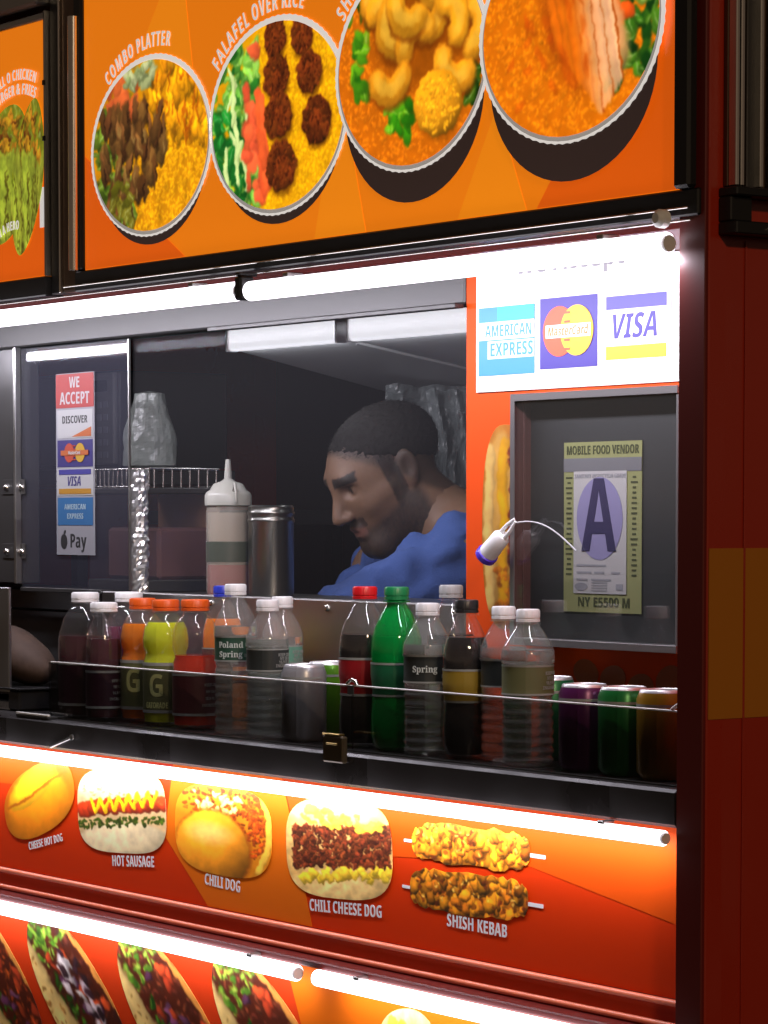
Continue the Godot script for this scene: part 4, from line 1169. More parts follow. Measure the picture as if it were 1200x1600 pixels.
# ---------------------------------------------------------------- tray front and small hardware
func _tray() -> void:
	mat("edge_white", lin(0.70, 0.70, 0.66), 0.3)
	var t := thing("glass_tray_front", "low smoky glass front of the drinks tray with bright polished top edge", "glass front")
	for q in [[-0.8912, -0.0672], [-0.0658, 0.603]]:
		var g := box("glass_panel", Vector3(q[0], 1.2835, 0.0025), Vector3(q[1], 1.3705, 0.0065), M.smoky_pane, t, 0.0)
		box("polished_edge", Vector3(q[0], 1.3707, 0.0022), Vector3(q[1], 1.3729, 0.0068), M.edge_white, g, 0.0005)  # white colour stands in for the tube light caught by the glass edge
	box("left_end_panel", Vector3(-0.8985, 1.2835, -0.185), Vector3(-0.8945, 1.3705, 0.0065), M.smoky_pane, t, 0.0)
	var st := mb()
	tube(st, [Vector3(0.586, 1.373, 0.006), Vector3(0.592, 1.379, 0.002), Vector3(0.600, 1.381, -0.004)], 0.0022, 8)
	obj("end_hook", st, M.edge_white, t)
	var c := thing("glass_clip", "small curved steel clip where the two tray glass panels meet", "clip", Vector3(-0.0665, 1.3715, 0.0046))
	st = mb()
	tube(st, [Vector3(-0.013, 0.002, 0), Vector3(-0.007, 0.006, 0), Vector3(0, 0.0085, 0), Vector3(0.007, 0.006, 0), Vector3(0.011, 0.001, 0)], 0.0028, 8)
	obj("clip_loop", st, M.chrome, c)
	box("clip_jaw", Vector3(-0.007, -0.012, 0.0022), Vector3(0.007, 0.001, 0.0042), M.dark_steel, c, 0.0006)
	var l := thing("brass_latch", "small brass latch box on the dark counter ledge below the glass clip", "latch", Vector3(-0.068, 1.2808, 0.012))
	st = mb()
	bx(st, Vector3(-0.024, -0.014, 0.0165), Vector3(0.024, 0.023, 0.026), 0.003)
	obj("latch_body", st, M.latch_brown, l)
	st = mb()
	bx(st, Vector3(-0.024, 0.0232, 0.0165), Vector3(0.016, 0.026, 0.026), 0.001)
	obj("latch_lid", st, M.brass, l)
	st = mb()
	tube(st, [Vector3(-0.012, 0.012, 0.0268), Vector3(0.012, 0.012, 0.0268)], 0.0016, 8)
	obj("hinge_pin", st, M.brass, l)
	var b := thing("small_steel_holder", "low steel holder with a bright top edge at the ledge's left", "holder", Vector3(-0.92, 1.2808, 0.012))
	box("holder_body", Vector3(-0.052, 0.0002, -0.012), Vector3(0.05, 0.004, 0.014), M.dark_steel, b, 0.001)
	box("bright_edge", Vector3(-0.052, 0.0042, 0.008), Vector3(0.05, 0.0075, 0.014), M.edge_white, b, 0.0008)
	var s := thing("steel_strut", "thin slanted steel strut on the ledge face near the tray's left end", "strut")
	st = mb()
	tube(st, [Vector3(-0.85, 1.2385, 0.0305), Vector3(-0.785, 1.2575, 0.0305)], 0.0022, 8)
	obj("strut_rod", st, M.brushed_steel, s)
	st = mb()
	lathe(st, [Vector2(0.0, -0.002), Vector2(0.0045, -0.0015), Vector2(0.0045, 0.002), Vector2(0, 0.003)], 10, Transform3D(Basis(Vector3.RIGHT, PI / 2), Vector3(-0.784, 1.2578, 0.031)))
	obj("strut_end", st, M.brushed_steel, s)

# ---------------------------------------------------------------- drinks
func ridged_cap(st: SurfaceTool, r: float, y0: float, h: float) -> void:
	var wob := func(a: float, p: Vector2) -> float:
		return p.x * (1.0 + (0.018 * signf(sin(a * 30.0)) if p.x > r * 0.97 else 0.0))
	lathe(st, [Vector2(0, y0), Vector2(r, y0), Vector2(r, y0 + h * 0.22), Vector2(r * 0.955, y0 + h * 0.25), Vector2(r * 0.955, y0 + h * 0.3), Vector2(r, y0 + h * 0.33), Vector2(r, y0 + h * 0.86), Vector2(r * 0.93, y0 + h * 0.985), Vector2(r * 0.86, y0 + h), Vector2(0, y0 + h)], 60, Transform3D.IDENTITY, wob)

# profile: outer outline without the cap; fill: height of the drink; lab: [bottom, top]
func bottle(label: String, cat: String, grp: String, x: float, z: float, turn: float, prof: Array, fill: float, drink: Material, cap_m: Material, cap_r: float, cap_h: float, lab: Array, lab_m: Material, shell: Material, called := "bottle") -> Node3D:
	var t := thing(called, label, cat, Vector3(x, TRAY + 0.0006, z), turn, grp)
	var st := mb()
	var outer := [Vector2(0, 0.004)]
	outer.append_array(prof)
	lathe(st, outer, 36)
	obj("plastic_body", st, shell, t)
	if drink:
		st = mb()
		var inner := [Vector2(0, 0.0056)]
		for i in prof.size():
			var p: Vector2 = prof[i]
			if p.y > fill:
				var q: Vector2 = prof[i - 1]
				var k := (fill - q.y) / maxf(p.y - q.y, 1e-5)
				inner.append(Vector2(lerpf(q.x, p.x, k) - 0.0012, fill))
				break
			inner.append(Vector2(p.x - 0.0012, maxf(p.y, 0.0056) if i > 0 else 0.0056))
		inner.append(Vector2(0, fill))
		lathe(st, inner, 36)
		obj("drink", st, drink, t)
	var top: Vector2 = prof[prof.size() - 1]
	st = mb()
	ridged_cap(st, cap_r, top.y - cap_h * 0.9, cap_h)
	obj("cap", st, cap_m, t)
	st = mb()
	lathe(st, [Vector2(cap_r * 0.8, top.y - cap_h * 1.12), Vector2(cap_r * 1.1, top.y - cap_h * 1.1), Vector2(cap_r * 1.1, top.y - cap_h * 0.98), Vector2(cap_r * 0.8, top.y - cap_h * 0.96)], 32)
	obj("neck_ring", st, shell, t)
	if lab_m:
		var rr := 0.0
		var pts := []
		for i in 9:
			var y := lerpf(lab[0], lab[1], i / 8.0)
			for k in prof.size() - 1:
				if prof[k].y <= y and y <= prof[k + 1].y:
					rr = lerpf(prof[k].x, prof[k + 1].x, (y - prof[k].y) / maxf(prof[k + 1].y - prof[k].y, 1e-5))
			pts.append(Vector2(rr + 0.0005, y))
		st = mb()
		lathe(st, pts, 40)
		var wl := obj("wrap_label", st, lab_m, t)
		for q in [[0, 1], [7, 8]]:       # printed edge bands
			st = mb()
			lathe(st, [pts[q[0]] + Vector2(0.0003, 0.0), pts[q[0]].lerp(pts[q[1]], 0.5) + Vector2(0.0003, 0.0)] if q[0] == 0 else [pts[7].lerp(pts[8], 0.5) + Vector2(0.0003, 0.0), pts[8] + Vector2(0.0003, 0.0)], 40)
			obj("label_band", st, M.label_band, wl)
		for k in 4:                      # small print
			wrap_text("small_print", ["INGREDIENTS", "16.9 FL OZ", "NY CA 5c", "KEEP COLD"][k], lerpf(lab[0], lab[1], 0.25 + 0.16 * k), 0.003, rr + 0.0008, M.label_band, wl, 0.9, 1.25)
	return t

func water_prof(r: float, h: float) -> Array:
	var p := [Vector2(r * 0.78, 0.0), Vector2(r * 0.93, 0.004)]
	var y := 0.008
	while y < h * 0.46:      # horizontal ribs
		p.append(Vector2(r * 0.955, y))
		p.append(Vector2(r * 0.90, y + 0.0035))
		p.append(Vector2(r * 0.90, y + 0.0055))
		p.append(Vector2(r * 0.955, y + 0.009))
		y += 0.0125
	p.append(Vector2(r * 0.94, h * 0.49))
	p.append(Vector2(r * 0.94, h * 0.655))
	p.append(Vector2(r, h * 0.67))
	p.append(Vector2(r, h * 0.70))
	p.append(Vector2(r * 0.97, h * 0.74))
	p.append(Vector2(r * 0.82, h * 0.80))
	p.append(Vector2(r * 0.60, h * 0.86))
	p.append(Vector2(r * 0.42, h * 0.905))
	p.append(Vector2(0.0128, h * 0.925))
	p.append(Vector2(0.0128, h))
	return p

func soda_prof(r: float, h: float) -> Array:
	return [Vector2(r * 0.7, 0.0), Vector2(r * 0.92, 0.006), Vector2(r, 0.02), Vector2(r, h * 0.2), Vector2(r * 0.955, h * 0.3), Vector2(r * 0.93, h * 0.36), Vector2(r * 0.96, h * 0.42), Vector2(r * 1.0, h * 0.46), Vector2(r * 1.0, h * 0.62), Vector2(r * 0.97, h * 0.69), Vector2(r * 0.85, h * 0.76), Vector2(r * 0.62, h * 0.84), Vector2(r * 0.43, h * 0.89), Vector2(0.0126, h * 0.92), Vector2(0.0126, h)]

func sport_prof(r: float, h: float) -> Array:
	return [Vector2(r * 0.75, 0.0), Vector2(r * 0.97, 0.006), Vector2(r, 0.02), Vector2(r, h * 0.52), Vector2(r * 0.93, h * 0.555), Vector2(r * 0.93, h * 0.585), Vector2(r * 1.02, h * 0.63), Vector2(r * 1.03, h * 0.70), Vector2(r * 0.96, h * 0.78), Vector2(r * 0.76, h * 0.85), Vector2(0.0195, h * 0.885), Vector2(0.0185, h * 0.9), Vector2(0.0185, h)]

func juice_prof(r: float, h: float) -> Array:
	return [Vector2(r * 0.8, 0.0), Vector2(r * 0.97, 0.006), Vector2(r, 0.015), Vector2(r, h * 0.62), Vector2(r * 0.97, h * 0.68), Vector2(r * 0.8, h * 0.80), Vector2(r * 0.56, h * 0.88), Vector2(0.0198, h * 0.9), Vector2(0.0198, h)]

func can(label: String, x: float, z: float, m: Material) -> void:
	var t := thing("drink_can", label, "can", Vector3(x, TRAY + 0.0006, z), 0.6, "cans in the drinks tray")
	var r := 0.0325
	var h := 0.1105
	var st := mb()
	lathe(st, [Vector2(0, 0.004), Vector2(0.022, 0.002), Vector2(0.025, 0.0), Vector2(r, 0.009), Vector2(r, h - 0.012), Vector2(r * 0.9, h - 0.004)], 40)
	var cb := obj("can_body", st, m, t)
	st = mb()
	lathe(st, [Vector2(r + 0.0003, h - 0.021), Vector2(r + 0.0003, h - 0.0175)], 40)
	obj("printed_band", st, M.label_band, cb)
	st = mb()
	lathe(st, [Vector2(r * 0.9, h - 0.0039), Vector2(r * 0.86, h - 0.0008), Vector2(r * 0.83, h), Vector2(r * 0.8, h - 0.001), Vector2(r * 0.78, h - 0.005), Vector2(0, h - 0.0045)], 40)
	var l := obj("can_lid", st, M.can_lid, t)
	st = mb()
	plate(st, ellipse(Vector2(0, 0.004), 0.0075, 0.0125, 24), 0.0, 0.0012)
	var tab := obj("pull_tab", st, M.brushed_steel, l)
	tab.rotation.x = -PI / 2
	tab.position.y = h - 0.004

func _drinks() -> void:
	mat("label_band", lin(0.28, 0.29, 0.27), 0.5)
	mat("can_lid", lin(0.75, 0.75, 0.75), 0.4, 0.8)
	var WH := mat("cap_white", lin(0.78, 0.78, 0.78), 0.4)
	var OR := mat("cap_orange", lin(0.72, 0.10, 0.008), 0.4)
	var RD := mat("cap_red", lin(0.60, 0.01, 0.015), 0.35)
	var GN := mat("cap_green", lin(0.01, 0.20, 0.06), 0.35)
	var GY := mat("cap_grey", lin(0.34, 0.34, 0.34), 0.45)
	var BK := mat("cap_black", lin(0.02, 0.02, 0.02), 0.35)
	var BL := mat("cap_blue", lin(0.02, 0.04, 0.42), 0.35)
	var water := liquid("water", Color(0.93, 0.95, 0.94), 0.07)
	var cola := mat("cola", lin(0.010, 0.005, 0.003), 0.05)
	var grape := liquid("grape_juice", lin(0.13, 0.006, 0.05), 0.8)
	var cherry := liquid("cherry_juice", lin(0.05, 0.003, 0.01), 0.85)
	var orange := liquid("orange_drink", lin(0.95, 0.26, 0.005), 0.6)
	var lime := liquid("lime_drink", lin(0.72, 0.80, 0.015), 0.65)
	var red := liquid("red_drink", lin(0.7, 0.035, 0.005), 0.6)
	var pet: Material = M.pet
	var pet_water := clear("pet_water", Color(0.9, 0.93, 0.92), 0.09, 0.05)
	var green_pet := clear("green_pet", Color(0.0, 0.55, 0.22), 0.75, 0.05)
	var clear_soda := liquid("green_soda", lin(0.03, 0.42, 0.12), 0.5)
	var L_green := mat("label_green", lin(0.03, 0.085, 0.055), 0.4)
	var L_teal := mat("label_teal", lin(0.12, 0.30, 0.22), 0.45)
	var L_red := mat("label_red", lin(0.30, 0.008, 0.012), 0.4)
	var L_dkgreen := mat("label_dark_green", lin(0.008, 0.11, 0.045), 0.4)
	var L_black := mat("label_black", lin(0.025, 0.03, 0.028), 0.4)
	var L_yellow := mat("label_yellow", lin(0.30, 0.20, 0.02), 0.45)
	var L_dim := mat("label_dark_red", lin(0.09, 0.02, 0.025), 0.45)
	var L_olive := mat("label_olive", lin(0.13, 0.14, 0.06), 0.45)
	var L_purple := mat("label_purple", lin(0.03, 0.004, 0.014), 0.45)
	var emblem := mat("label_print", lin(0.62, 0.68, 0.64), 0.5)
	var emblem_y := mat("label_print_yellow", lin(0.60, 0.62, 0.25), 0.5)
	var J := "bottles standing in the drinks tray"
	bottle("large dark cherry juice bottle with wide white cap, at the tray's left end", "bottle", J, -0.8810, -0.052, 0.7, juice_prof(0.044, 0.2), 0.132, cherry, WH, 0.0222, 0.0155, [0.02, 0.09], L_purple, pet)
	bottle("short dark juice bottle with small white cap, in front of its taller neighbours", "bottle", J, -0.7965, -0.036, 0.7, juice_prof(0.029, 0.186), 0.13, cherry, WH, 0.0215, 0.0145, [0.02, 0.08], L_purple, pet)
	bottle("purple juice bottle with white cap behind the orange sports drink", "bottle", J, -0.889, -0.139, 0.7, juice_prof(0.043, 0.199), 0.145, grape, WH, 0.0225, 0.0155, [0.02, 0.09], L_purple, pet)
	var b := bottle("orange sports drink bottle with orange cap", "bottle", J, -0.7444, -0.076, 0.55, sport_prof(0.035, 0.193), 0.155, orange, OR, 0.0208, 0.017, [0.02, 0.098], L_olive, pet)
	wrap_text("printed_letter", "G", 0.065, 0.036, 0.0356, emblem_y, b, 0.8)
	b = bottle("yellow green sports drink bottle with orange cap and big letter G", "bottle", J, -0.6504, -0.06, 0.55, sport_prof(0.0355, 0.193), 0.16, lime, OR, 0.021, 0.017, [0.02, 0.098], L_olive, pet)
	wrap_text("printed_letter", "G", 0.062, 0.034, 0.036, emblem_y, b, 0.8)
	wrap_text("printed_word", "GATORADE", 0.032, 0.009, 0.036, emblem_y, b, 0.6)
	bottle("half full red sports drink bottle with orange cap beside the blue capped bottle", "bottle", J, -0.5661, -0.06, 0.55, sport_prof(0.035, 0.195), 0.112, red, OR, 0.0215, 0.017, [0.02, 0.085], L_dim, pet)
	bottle("orange soda bottle with blue cap half hidden behind a water bottle", "bottle", J, -0.611, -0.14, 0.55, soda_prof(0.0325, 0.214), 0.165, orange, BL, 0.0145, 0.017, [0.088, 0.12], L_dim, pet)
	b = bottle("tallest water bottle, its dark green label with a pale emblem", "bottle", J, -0.4396, -0.05, 0.72, water_prof(0.033, 0.221), 0.16, water, WH, 0.0162, 0.016, [0.108, 0.146], L_green, pet_water, "water_bottle")
	wrap_text("printed_word", "Poland", 0.133, 0.0085, 0.0318, emblem, b, 0.95, 0.0, font_serif)
	wrap_text("printed_word", "Spring", 0.119, 0.0085, 0.0318, emblem, b, 0.95, 0.0, font_serif)
	bottle("water bottle with a black and green label, just right of the tallest one", "bottle", J, -0.3402, -0.04, 0.72, water_prof(0.0325, 0.2), 0.145, water, WH, 0.0165, 0.016, [0.098, 0.131], L_black, pet_water, "water_bottle")
	bottle("water bottle with a pale teal label, behind its white capped twin", "bottle", J, -0.3805, -0.094, 0.72, water_prof(0.0315, 0.203), 0.145, water, WH, 0.0158, 0.016, [0.098, 0.133], L_teal, pet_water, "water_bottle")
	b = bottle("cola bottle with red cap and dark red label", "bottle", J, -0.1264, -0.06, 0.8, soda_prof(0.0365, 0.223), 0.158, cola, RD, 0.0172, 0.0175, [0.072, 0.126], L_red, pet)
	bottle("green soda bottle with green cap", "bottle", J, -0.045, -0.055, 0.8, soda_prof(0.0355, 0.224), 0.158, clear_soda, GN, 0.017, 0.0175, [0.075, 0.122], L_dkgreen, green_pet)
	b = bottle("clear water bottle with white cap and black label, right of the green soda", "bottle", J, 0.0384, -0.045, 0.8, water_prof(0.034, 0.204), 0.15, water, WH, 0.016, 0.0165, [0.098, 0.136], L_black, pet_water, "water_bottle")
	wrap_text("printed_word", "Spring", 0.117, 0.0085, 0.0330, emblem, b, 0.9, 0.0, font_serif)
	bottle("tall cola bottle with grey cap", "bottle", J, -0.019, -0.13, 0.8, soda_prof(0.0345, 0.226), 0.16, cola, GY, 0.0165, 0.0175, [0.072, 0.13], L_dim, pet)
	bottle("dark soda bottle with black cap and yellow label", "bottle", J, 0.1178, -0.05, 0.8, soda_prof(0.0315, 0.21), 0.162, cola, BK, 0.0158, 0.0175, [0.075, 0.12], L_yellow, pet)
	bottle("water bottle with white cap behind the rightmost bottle", "bottle", J, 0.178, -0.065, 0.8, water_prof(0.0315, 0.2025), 0.15, water, WH, 0.0158, 0.0165, [0.098, 0.135], L_black, pet_water, "water_bottle")
	bottle("rightmost water bottle with white cap and olive label, beside the cans", "bottle", J, 0.2531, -0.045, 0.8, water_prof(0.0355, 0.201), 0.15, water, WH, 0.0155, 0.0165, [0.092, 0.131], L_olive, pet_water, "water_bottle")
	var metal := func(k: String, c: Color) -> StandardMaterial3D: return mat(k, c * 0.8, 0.3, 0.3)
	can("silver can between the water bottles and the red capped cola", -0.2616, -0.05, metal.call("can_silver", lin(0.5, 0.5, 0.52)))
	can("lime green can just behind the silver can", -0.2995, -0.12, metal.call("can_lime", lin(0.16, 0.5, 0.02)))
	can("dark green can half hidden by the rightmost water bottle", 0.204, -0.125, metal.call("can_green", lin(0.01, 0.22, 0.07)))
	can("purple can in the row of cans by the tray's right end", 0.36, -0.05, metal.call("can_purple", lin(0.16, 0.02, 0.14)))
	can("bright green can between the purple and the yellow can", 0.436, -0.05, metal.call("can_bright_green", lin(0.02, 0.3, 0.06)))
	can("yellow orange can at the far right end of the tray", 0.5085, -0.05, metal.call("can_yellow", lin(0.62, 0.33, 0.02)))

# ---------------------------------------------------------------- inside the cart
func crumpled(c: Vector3, right: Vector3, up: Vector3, w: float, h: float, amp: float, sd: int, taper := Vector2.ZERO) -> SurfaceTool:
	var n := FastNoiseLite.new()
	n.seed = sd
	n.frequency = 1.3
	n.noise_type = FastNoiseLite.TYPE_CELLULAR
	n.fractal_octaves = 2
	var st := mb()
	var out := right.cross(up).normalized()
	var N := 34
	var P := func(i: int, j: int) -> Vector3:
		var u := float(i) / N - 0.5
		var v := float(j) / N - 0.5
		var d := n.get_noise_2d(u * 6.0, v * 4.0) * amp + sin(u * 17.0 + v * 3.0) * amp * 0.4
		return c + right * (u * w * (1.0 + taper.x * v) - v * taper.y) + up * (v * h + d * 0.3) + out * d
	for i in N:
		for j in N:
			quad(st, P.call(i, j), P.call(i + 1, j), P.call(i + 1, j + 1), P.call(i, j + 1), out)
	return st

func _interior() -> void:
	var RT := Vector3(cos(deg_to_rad(53.5)), 0, -sin(deg_to_rad(53.5)))
	# prep counter behind the window
	var pc := thing("prep_counter", "steel prep counter inside the cart just behind the serving window", "counter")
	box("counter_top", Vector3(-2.55, 1.44, -0.43), Vector3(-0.066, 1.476, -0.237), M.dark_steel, pc, 0.002)
	box("counter_body", Vector3(-2.55, 0.42, -0.41), Vector3(-0.066, 1.4395, -0.24), M.dark_steel, pc, 0.002)
	# sloping hood with its two tubes
	var h := thing("range_hood", "sloping steel hood hanging above the cook inside the cart", "hood")
	var st := mb()
	var a := [Vector3(-1.108, 1.945, -0.5), Vector3(0.4, 1.945, -0.5), Vector3(0.4, 1.897, -0.5), Vector3(-1.108, 1.897, -0.5)]
	var q := [Vector3(-1.30, 1.945, -1.2), Vector3(0.4, 1.945, -1.2), Vector3(0.4, 1.80, -1.2), Vector3(-1.30, 1.80, -1.2)]
	quad(st, a[0], a[1], a[2], a[3], Vector3(0, 0, 1))
	quad(st, q[0], q[1], q[2], q[3], Vector3(0, 0, -1))
	quad(st, a[3], a[2], q[2], q[3], Vector3(0, -1, 0))
	quad(st, a[0], a[1], q[1], q[0], Vector3(0, 1, 0))
	quad(st, a[0], a[3], q[3], q[0], Vector3(-1, 0, 0))
	quad(st, a[1], a[2], q[2], q[1], Vector3(1, 0, 0))
	obj("hood_shell", st, M.hood_steel, h)
	st = mb()
	tube(st, [Vector3(-0.755, 1.894, -0.502), Vector3(-0.80, 1.798, -1.19)], 0.003, 8)
	obj("hood_seam", st, M.hood_steel, h)
	box("hood_hanger", Vector3(-0.6, 1.9452, -0.9), Vector3(-0.5, 2.0495, -0.8), M.dim_wall, h)
	for x in [[-1.106, -0.775, "dim white light panel on the hood's front edge, the left one"], [-0.745, -0.10, "dim white light panel on the hood's front edge, the right one"]]:
		var t := thing("hood_light_panel", x[2], "light panel", Vector3((x[0] + x[1]) * 0.5, 1.915, -0.482), 0.0, "light panels on the hood")
		var hw: float = (x[1] - x[0]) * 0.5
		box("glowing_panel", Vector3(-hw + 0.004, -0.020, -0.013), Vector3(hw - 0.004, 0.021, 0.008), M.hood_tube_glow, t, 0.006)
		for s in [-1.0, 1.0]:
			box("end_cap", Vector3(s * (hw - 0.0038), -0.021, -0.014), Vector3(s * (hw + 0.002), 0.022, 0.009), M.end_cap, t, 0.002)
		var l := AreaLight3D.new()
		l.name = "hood_light"
		l.area_size = Vector2(hw * 2.0 - 0.02, 0.02)
		l.area_normalize_energy = true
		l.light_energy = 0.07 * hw * 2.0
		l.light_color = Color(0.96, 0.97, 1.0)
		l.shadow_enabled = true
		l.area_range = 4.0
		l.basis = Basis.looking_at(Vector3(0, -0.75, -0.66), Vector3(0, 0, 1))
		l.position = Vector3(0, -0.024, -0.010)
		t.add_child(l)
	# shelf with the microwave
	var s := thing("steel_shelf", "grey steel shelf at the left inside the cart under the microwave", "shelf")
	box("shelf_board", Vector3(-2.56, 1.668, -0.82), Vector3(-1.60, 1.696, -0.47), M.brushed_steel, s)
	for p in [Vector2(-2.5, -0.5), Vector2(-2.5, -0.78), Vector2(-1.66, -0.78), Vector2(-1.66, -0.5)]:
		box("leg", Vector3(p.x - 0.012, 0.418, p.y - 0.012), Vector3(p.x + 0.012, 1.6675, p.y + 0.012), M.dark_steel, s)
	var mw := thing("microwave_oven", "dark microwave oven with a grey keypad on the steel shelf", "microwave", Vector3(-1.86, 1.6964, -0.66))
	box("body", Vector3(-0.25, 0.004, -0.15), Vector3(0.25, 0.19, 0.1), M.black_plastic, mw, 0.004)
	box("door", Vector3(-0.245, 0.01, 0.1003), Vector3(0.14, 0.186, 0.112), M.black_plastic, mw, 0.003)
	mat("keypad_grey", lin(0.20, 0.20, 0.20), 0.5)
	var kp := box("keypad", Vector3(0.145, 0.01, 0.1003), Vector3(0.247, 0.186, 0.111), M.keypad_grey, mw, 0.003)
	box("display", Vector3(0.165, 0.15, 0.1112), Vector3(0.225, 0.172, 0.1125), M.black_plastic, kp, 0.0005)
	for i in 5:
		for j in 3:
			box("button", Vector3(0.163 + j * 0.024, 0.022 + i * 0.024, 0.1112), Vector3(0.179 + j * 0.024, 0.034 + i * 0.024, 0.113), M.ink_grey, kp, 0.0006)
	for x in [-0.22, 0.22]:
		box("foot", Vector3(x - 0.015, 0, -0.1), Vector3(x + 0.015, 0.0038, 0.06), M.rubber, mw)
	# warming case
	var w := thing("warming_case", "glass food warming case with reddish contents and a wire rack on top", "warming case", Vector3(-1.14, 1.4764, -0.36))
	mat("case_red_brown", lin(0.13, 0.05, 0.04), 0.5)  # reddish brown of the case contents, gives off nothing
	mat("case_tan", lin(0.32, 0.16, 0.085), 0.5)
	box("base", Vector3(-0.10, 0, -0.06), Vector3(0.10, 0.02, 0.09), M.dark_steel, w)
	box("top", Vector3(-0.10, 0.168, -0.06), Vector3(0.10, 0.178, 0.09), M.dark_steel, w)
	box("glass_front", Vector3(-0.097, 0.0202, 0.085), Vector3(0.097, 0.1678, 0.088), M.old_pane, w, 0.0)
	box("glass_end", Vector3(0.0972, 0.0202, -0.058), Vector3(0.0998, 0.1678, 0.088), M.old_pane, w, 0.0)
	box("red_tray", Vector3(-0.085, 0.0204, -0.05), Vector3(0.085, 0.11, 0.06), M.case_red_brown, w, 0.006)
	box("tan_back", Vector3(-0.095, 0.0204, -0.0595), Vector3(0.095, 0.1676, -0.0525), M.case_tan, w, 0.0)
	st = mb()
	for z in [-0.055, 0.085]:
		tube(st, [Vector3(-0.098, 0.2105, z), Vector3(0.098, 0.2105, z)], 0.0022, 6)
		tube(st, [Vector3(-0.098, 0.1805, z), Vector3(0.098, 0.1805, z)], 0.0018, 6)
	tube(st, [Vector3(0.098, 0.2105, -0.055), Vector3(0.098, 0.2105, 0.085)], 0.0022, 6)
	obj("rack_rail", st, M.chrome, w)
	for i in 14:
		st = mb()
		tube(st, [Vector3(-0.095 + i * 0.0146, 0.1782, 0.085), Vector3(-0.095 + i * 0.0146, 0.2105, 0.085)], 0.0019, 6)
		obj("rack_wire", st, M.chrome, w)
	for i in 8:
		st = mb()
		tube(st, [Vector3(0.098, 0.1782, -0.05 + i * 0.018), Vector3(0.098, 0.2105, -0.05 + i * 0.018)], 0.0019, 6)
		obj("rack_wire", st, M.chrome, w)
	# foil wrapped post
	var foil := mat("foil", lin(0.88, 0.88, 0.86), 0.3, 0.9)
	var nz := FastNoiseLite.new()
	nz.seed = 4
	nz.frequency = 95.0
	st = mb()
	for i in 20:
		for j in 40:
			var p4 := []
			for d in [[0, 0], [1, 0], [1, 1], [0, 1]]:
				var an: float = TAU * ((i + d[0]) % 20) / 20.0
				var y: float = 0.209 * (j + d[1]) / 40.0
				var r := 0.0145 + nz.get_noise_3d(cos(an) * 0.0145, y, sin(an) * 0.0145) * 0.0055
				p4.append(Vector3(r * sin(an), y, r * cos(an)))
			quad(st, p4[0], p4[1], p4[2], p4[3], p4[0] + p4[2] - Vector3(0, p4[0].y + p4[2].y, 0))
	var fp := obj("foil_post", st, foil, self, Vector3(-1.048, 1.4765, -0.258))
	tag(fp, "bright post wrapped in crumpled foil left of the warming case", "foil post")
	# bag on the rack
	mat("bag_white", lin(0.2, 0.22, 0.2), 0.3)
	M.bag_white.backlight_enabled = true
	M.bag_white.backlight = Color(0.25, 0.25, 0.25)
	st = mb()
	var bn := FastNoiseLite.new()
	bn.seed = 8
	bn.frequency = 34.0
	bn.noise_type = FastNoiseLite.TYPE_CELLULAR
	for i in 52:
		for j in 36:
			var p4 := []
			for d in [[0, 0], [1, 0], [1, 1], [0, 1]]:
				var an: float = TAU * ((i + d[0]) % 52) / 52.0
				var t: float = (j + d[1]) / 36.0
				var r := lerpf(0.06, 0.036, smoothstep(0.35, 1.0, t)) * (1.0 if t > 0.03 else 0.8) * (0.0 if t >= 1.0 else 1.0)
				var nn := bn.get_noise_3d(cos(an) * 0.05, t * 0.1, sin(an) * 0.05) * 0.011 * (0.0 if t >= 1.0 else 1.0)
				p4.append(Vector3((r + nn) * sin(an), t * 0.138 + nn * 0.15, (r + nn) * cos(an) * 0.8))
			quad(st, p4[0], p4[1], p4[2], p4[3], p4[0] + p4[2] - Vector3(0, p4[0].y + p4[2].y - 0.001, 0))
	var bag := obj("plastic_bag", st, M.bag_white, self, Vector3(-1.195, 1.688, -0.37))
	tag(bag, "greenish white plastic bag standing on the wire rack of the warming case", "plastic bag")
	# squeeze bottle
	var sb := thing("squeeze_bottle", "cloudy squeeze bottle with nozzle and red sauce beside the dark canister", "squeeze bottle", Vector3(-0.80, 1.4765, -0.275))
	mat("cloudy_plastic", Color(0.75, 0.73, 0.68, 0.30), 0.3)
	M.cloudy_plastic.transparency = BaseMaterial3D.TRANSPARENCY_ALPHA
	mat("sauce_red", lin(0.2, 0.014, 0.02), 0.3)
	mat("sauce_dark", lin(0.05, 0.06, 0.045), 0.4)
	mat("sauce_pale", lin(0.2, 0.16, 0.115), 0.4)
	mat("cloudy_cap", lin(0.32, 0.32, 0.28), 0.4)
	st = mb()
	lathe(st, [Vector2(0, 0.0002), Vector2(0.034, 0.0002), Vector2(0.0365, 0.006), Vector2(0.0365, 0.135), Vector2(0.034, 0.148)], 28)
	obj("bottle_body", st, M.cloudy_plastic, sb)
	st = mb()
	lathe(st, [Vector2(0, 0.002), Vector2(0.0345, 0.002), Vector2(0.0345, 0.05), Vector2(0, 0.05)], 24)
	obj("sauce", st, M.sauce_red, sb)
	st = mb()
	lathe(st, [Vector2(0.0368, 0.055), Vector2(0.0368, 0.088)], 28)
	obj("dark_label", st, M.sauce_dark, sb)
	st = mb()
	lathe(st, [Vector2(0, 0.0505), Vector2(0.0335, 0.0505), Vector2(0.0335, 0.135), Vector2(0, 0.135)], 24)
	obj("pale_sauce", st, M.sauce_pale, sb)
	st = mb()
	lathe(st, [Vector2(0.036, 0.146), Vector2(0.0385, 0.147), Vector2(0.0385, 0.163), Vector2(0.036, 0.168), Vector2(0.03, 0.172), Vector2(0.024, 0.182), Vector2(0.012, 0.186), Vector2(0.0065, 0.19), Vector2(0.004, 0.222), Vector2(0, 0.222)], 28)
	obj("nozzle_cap", st, M.cloudy_cap, sb)
	st = mb()
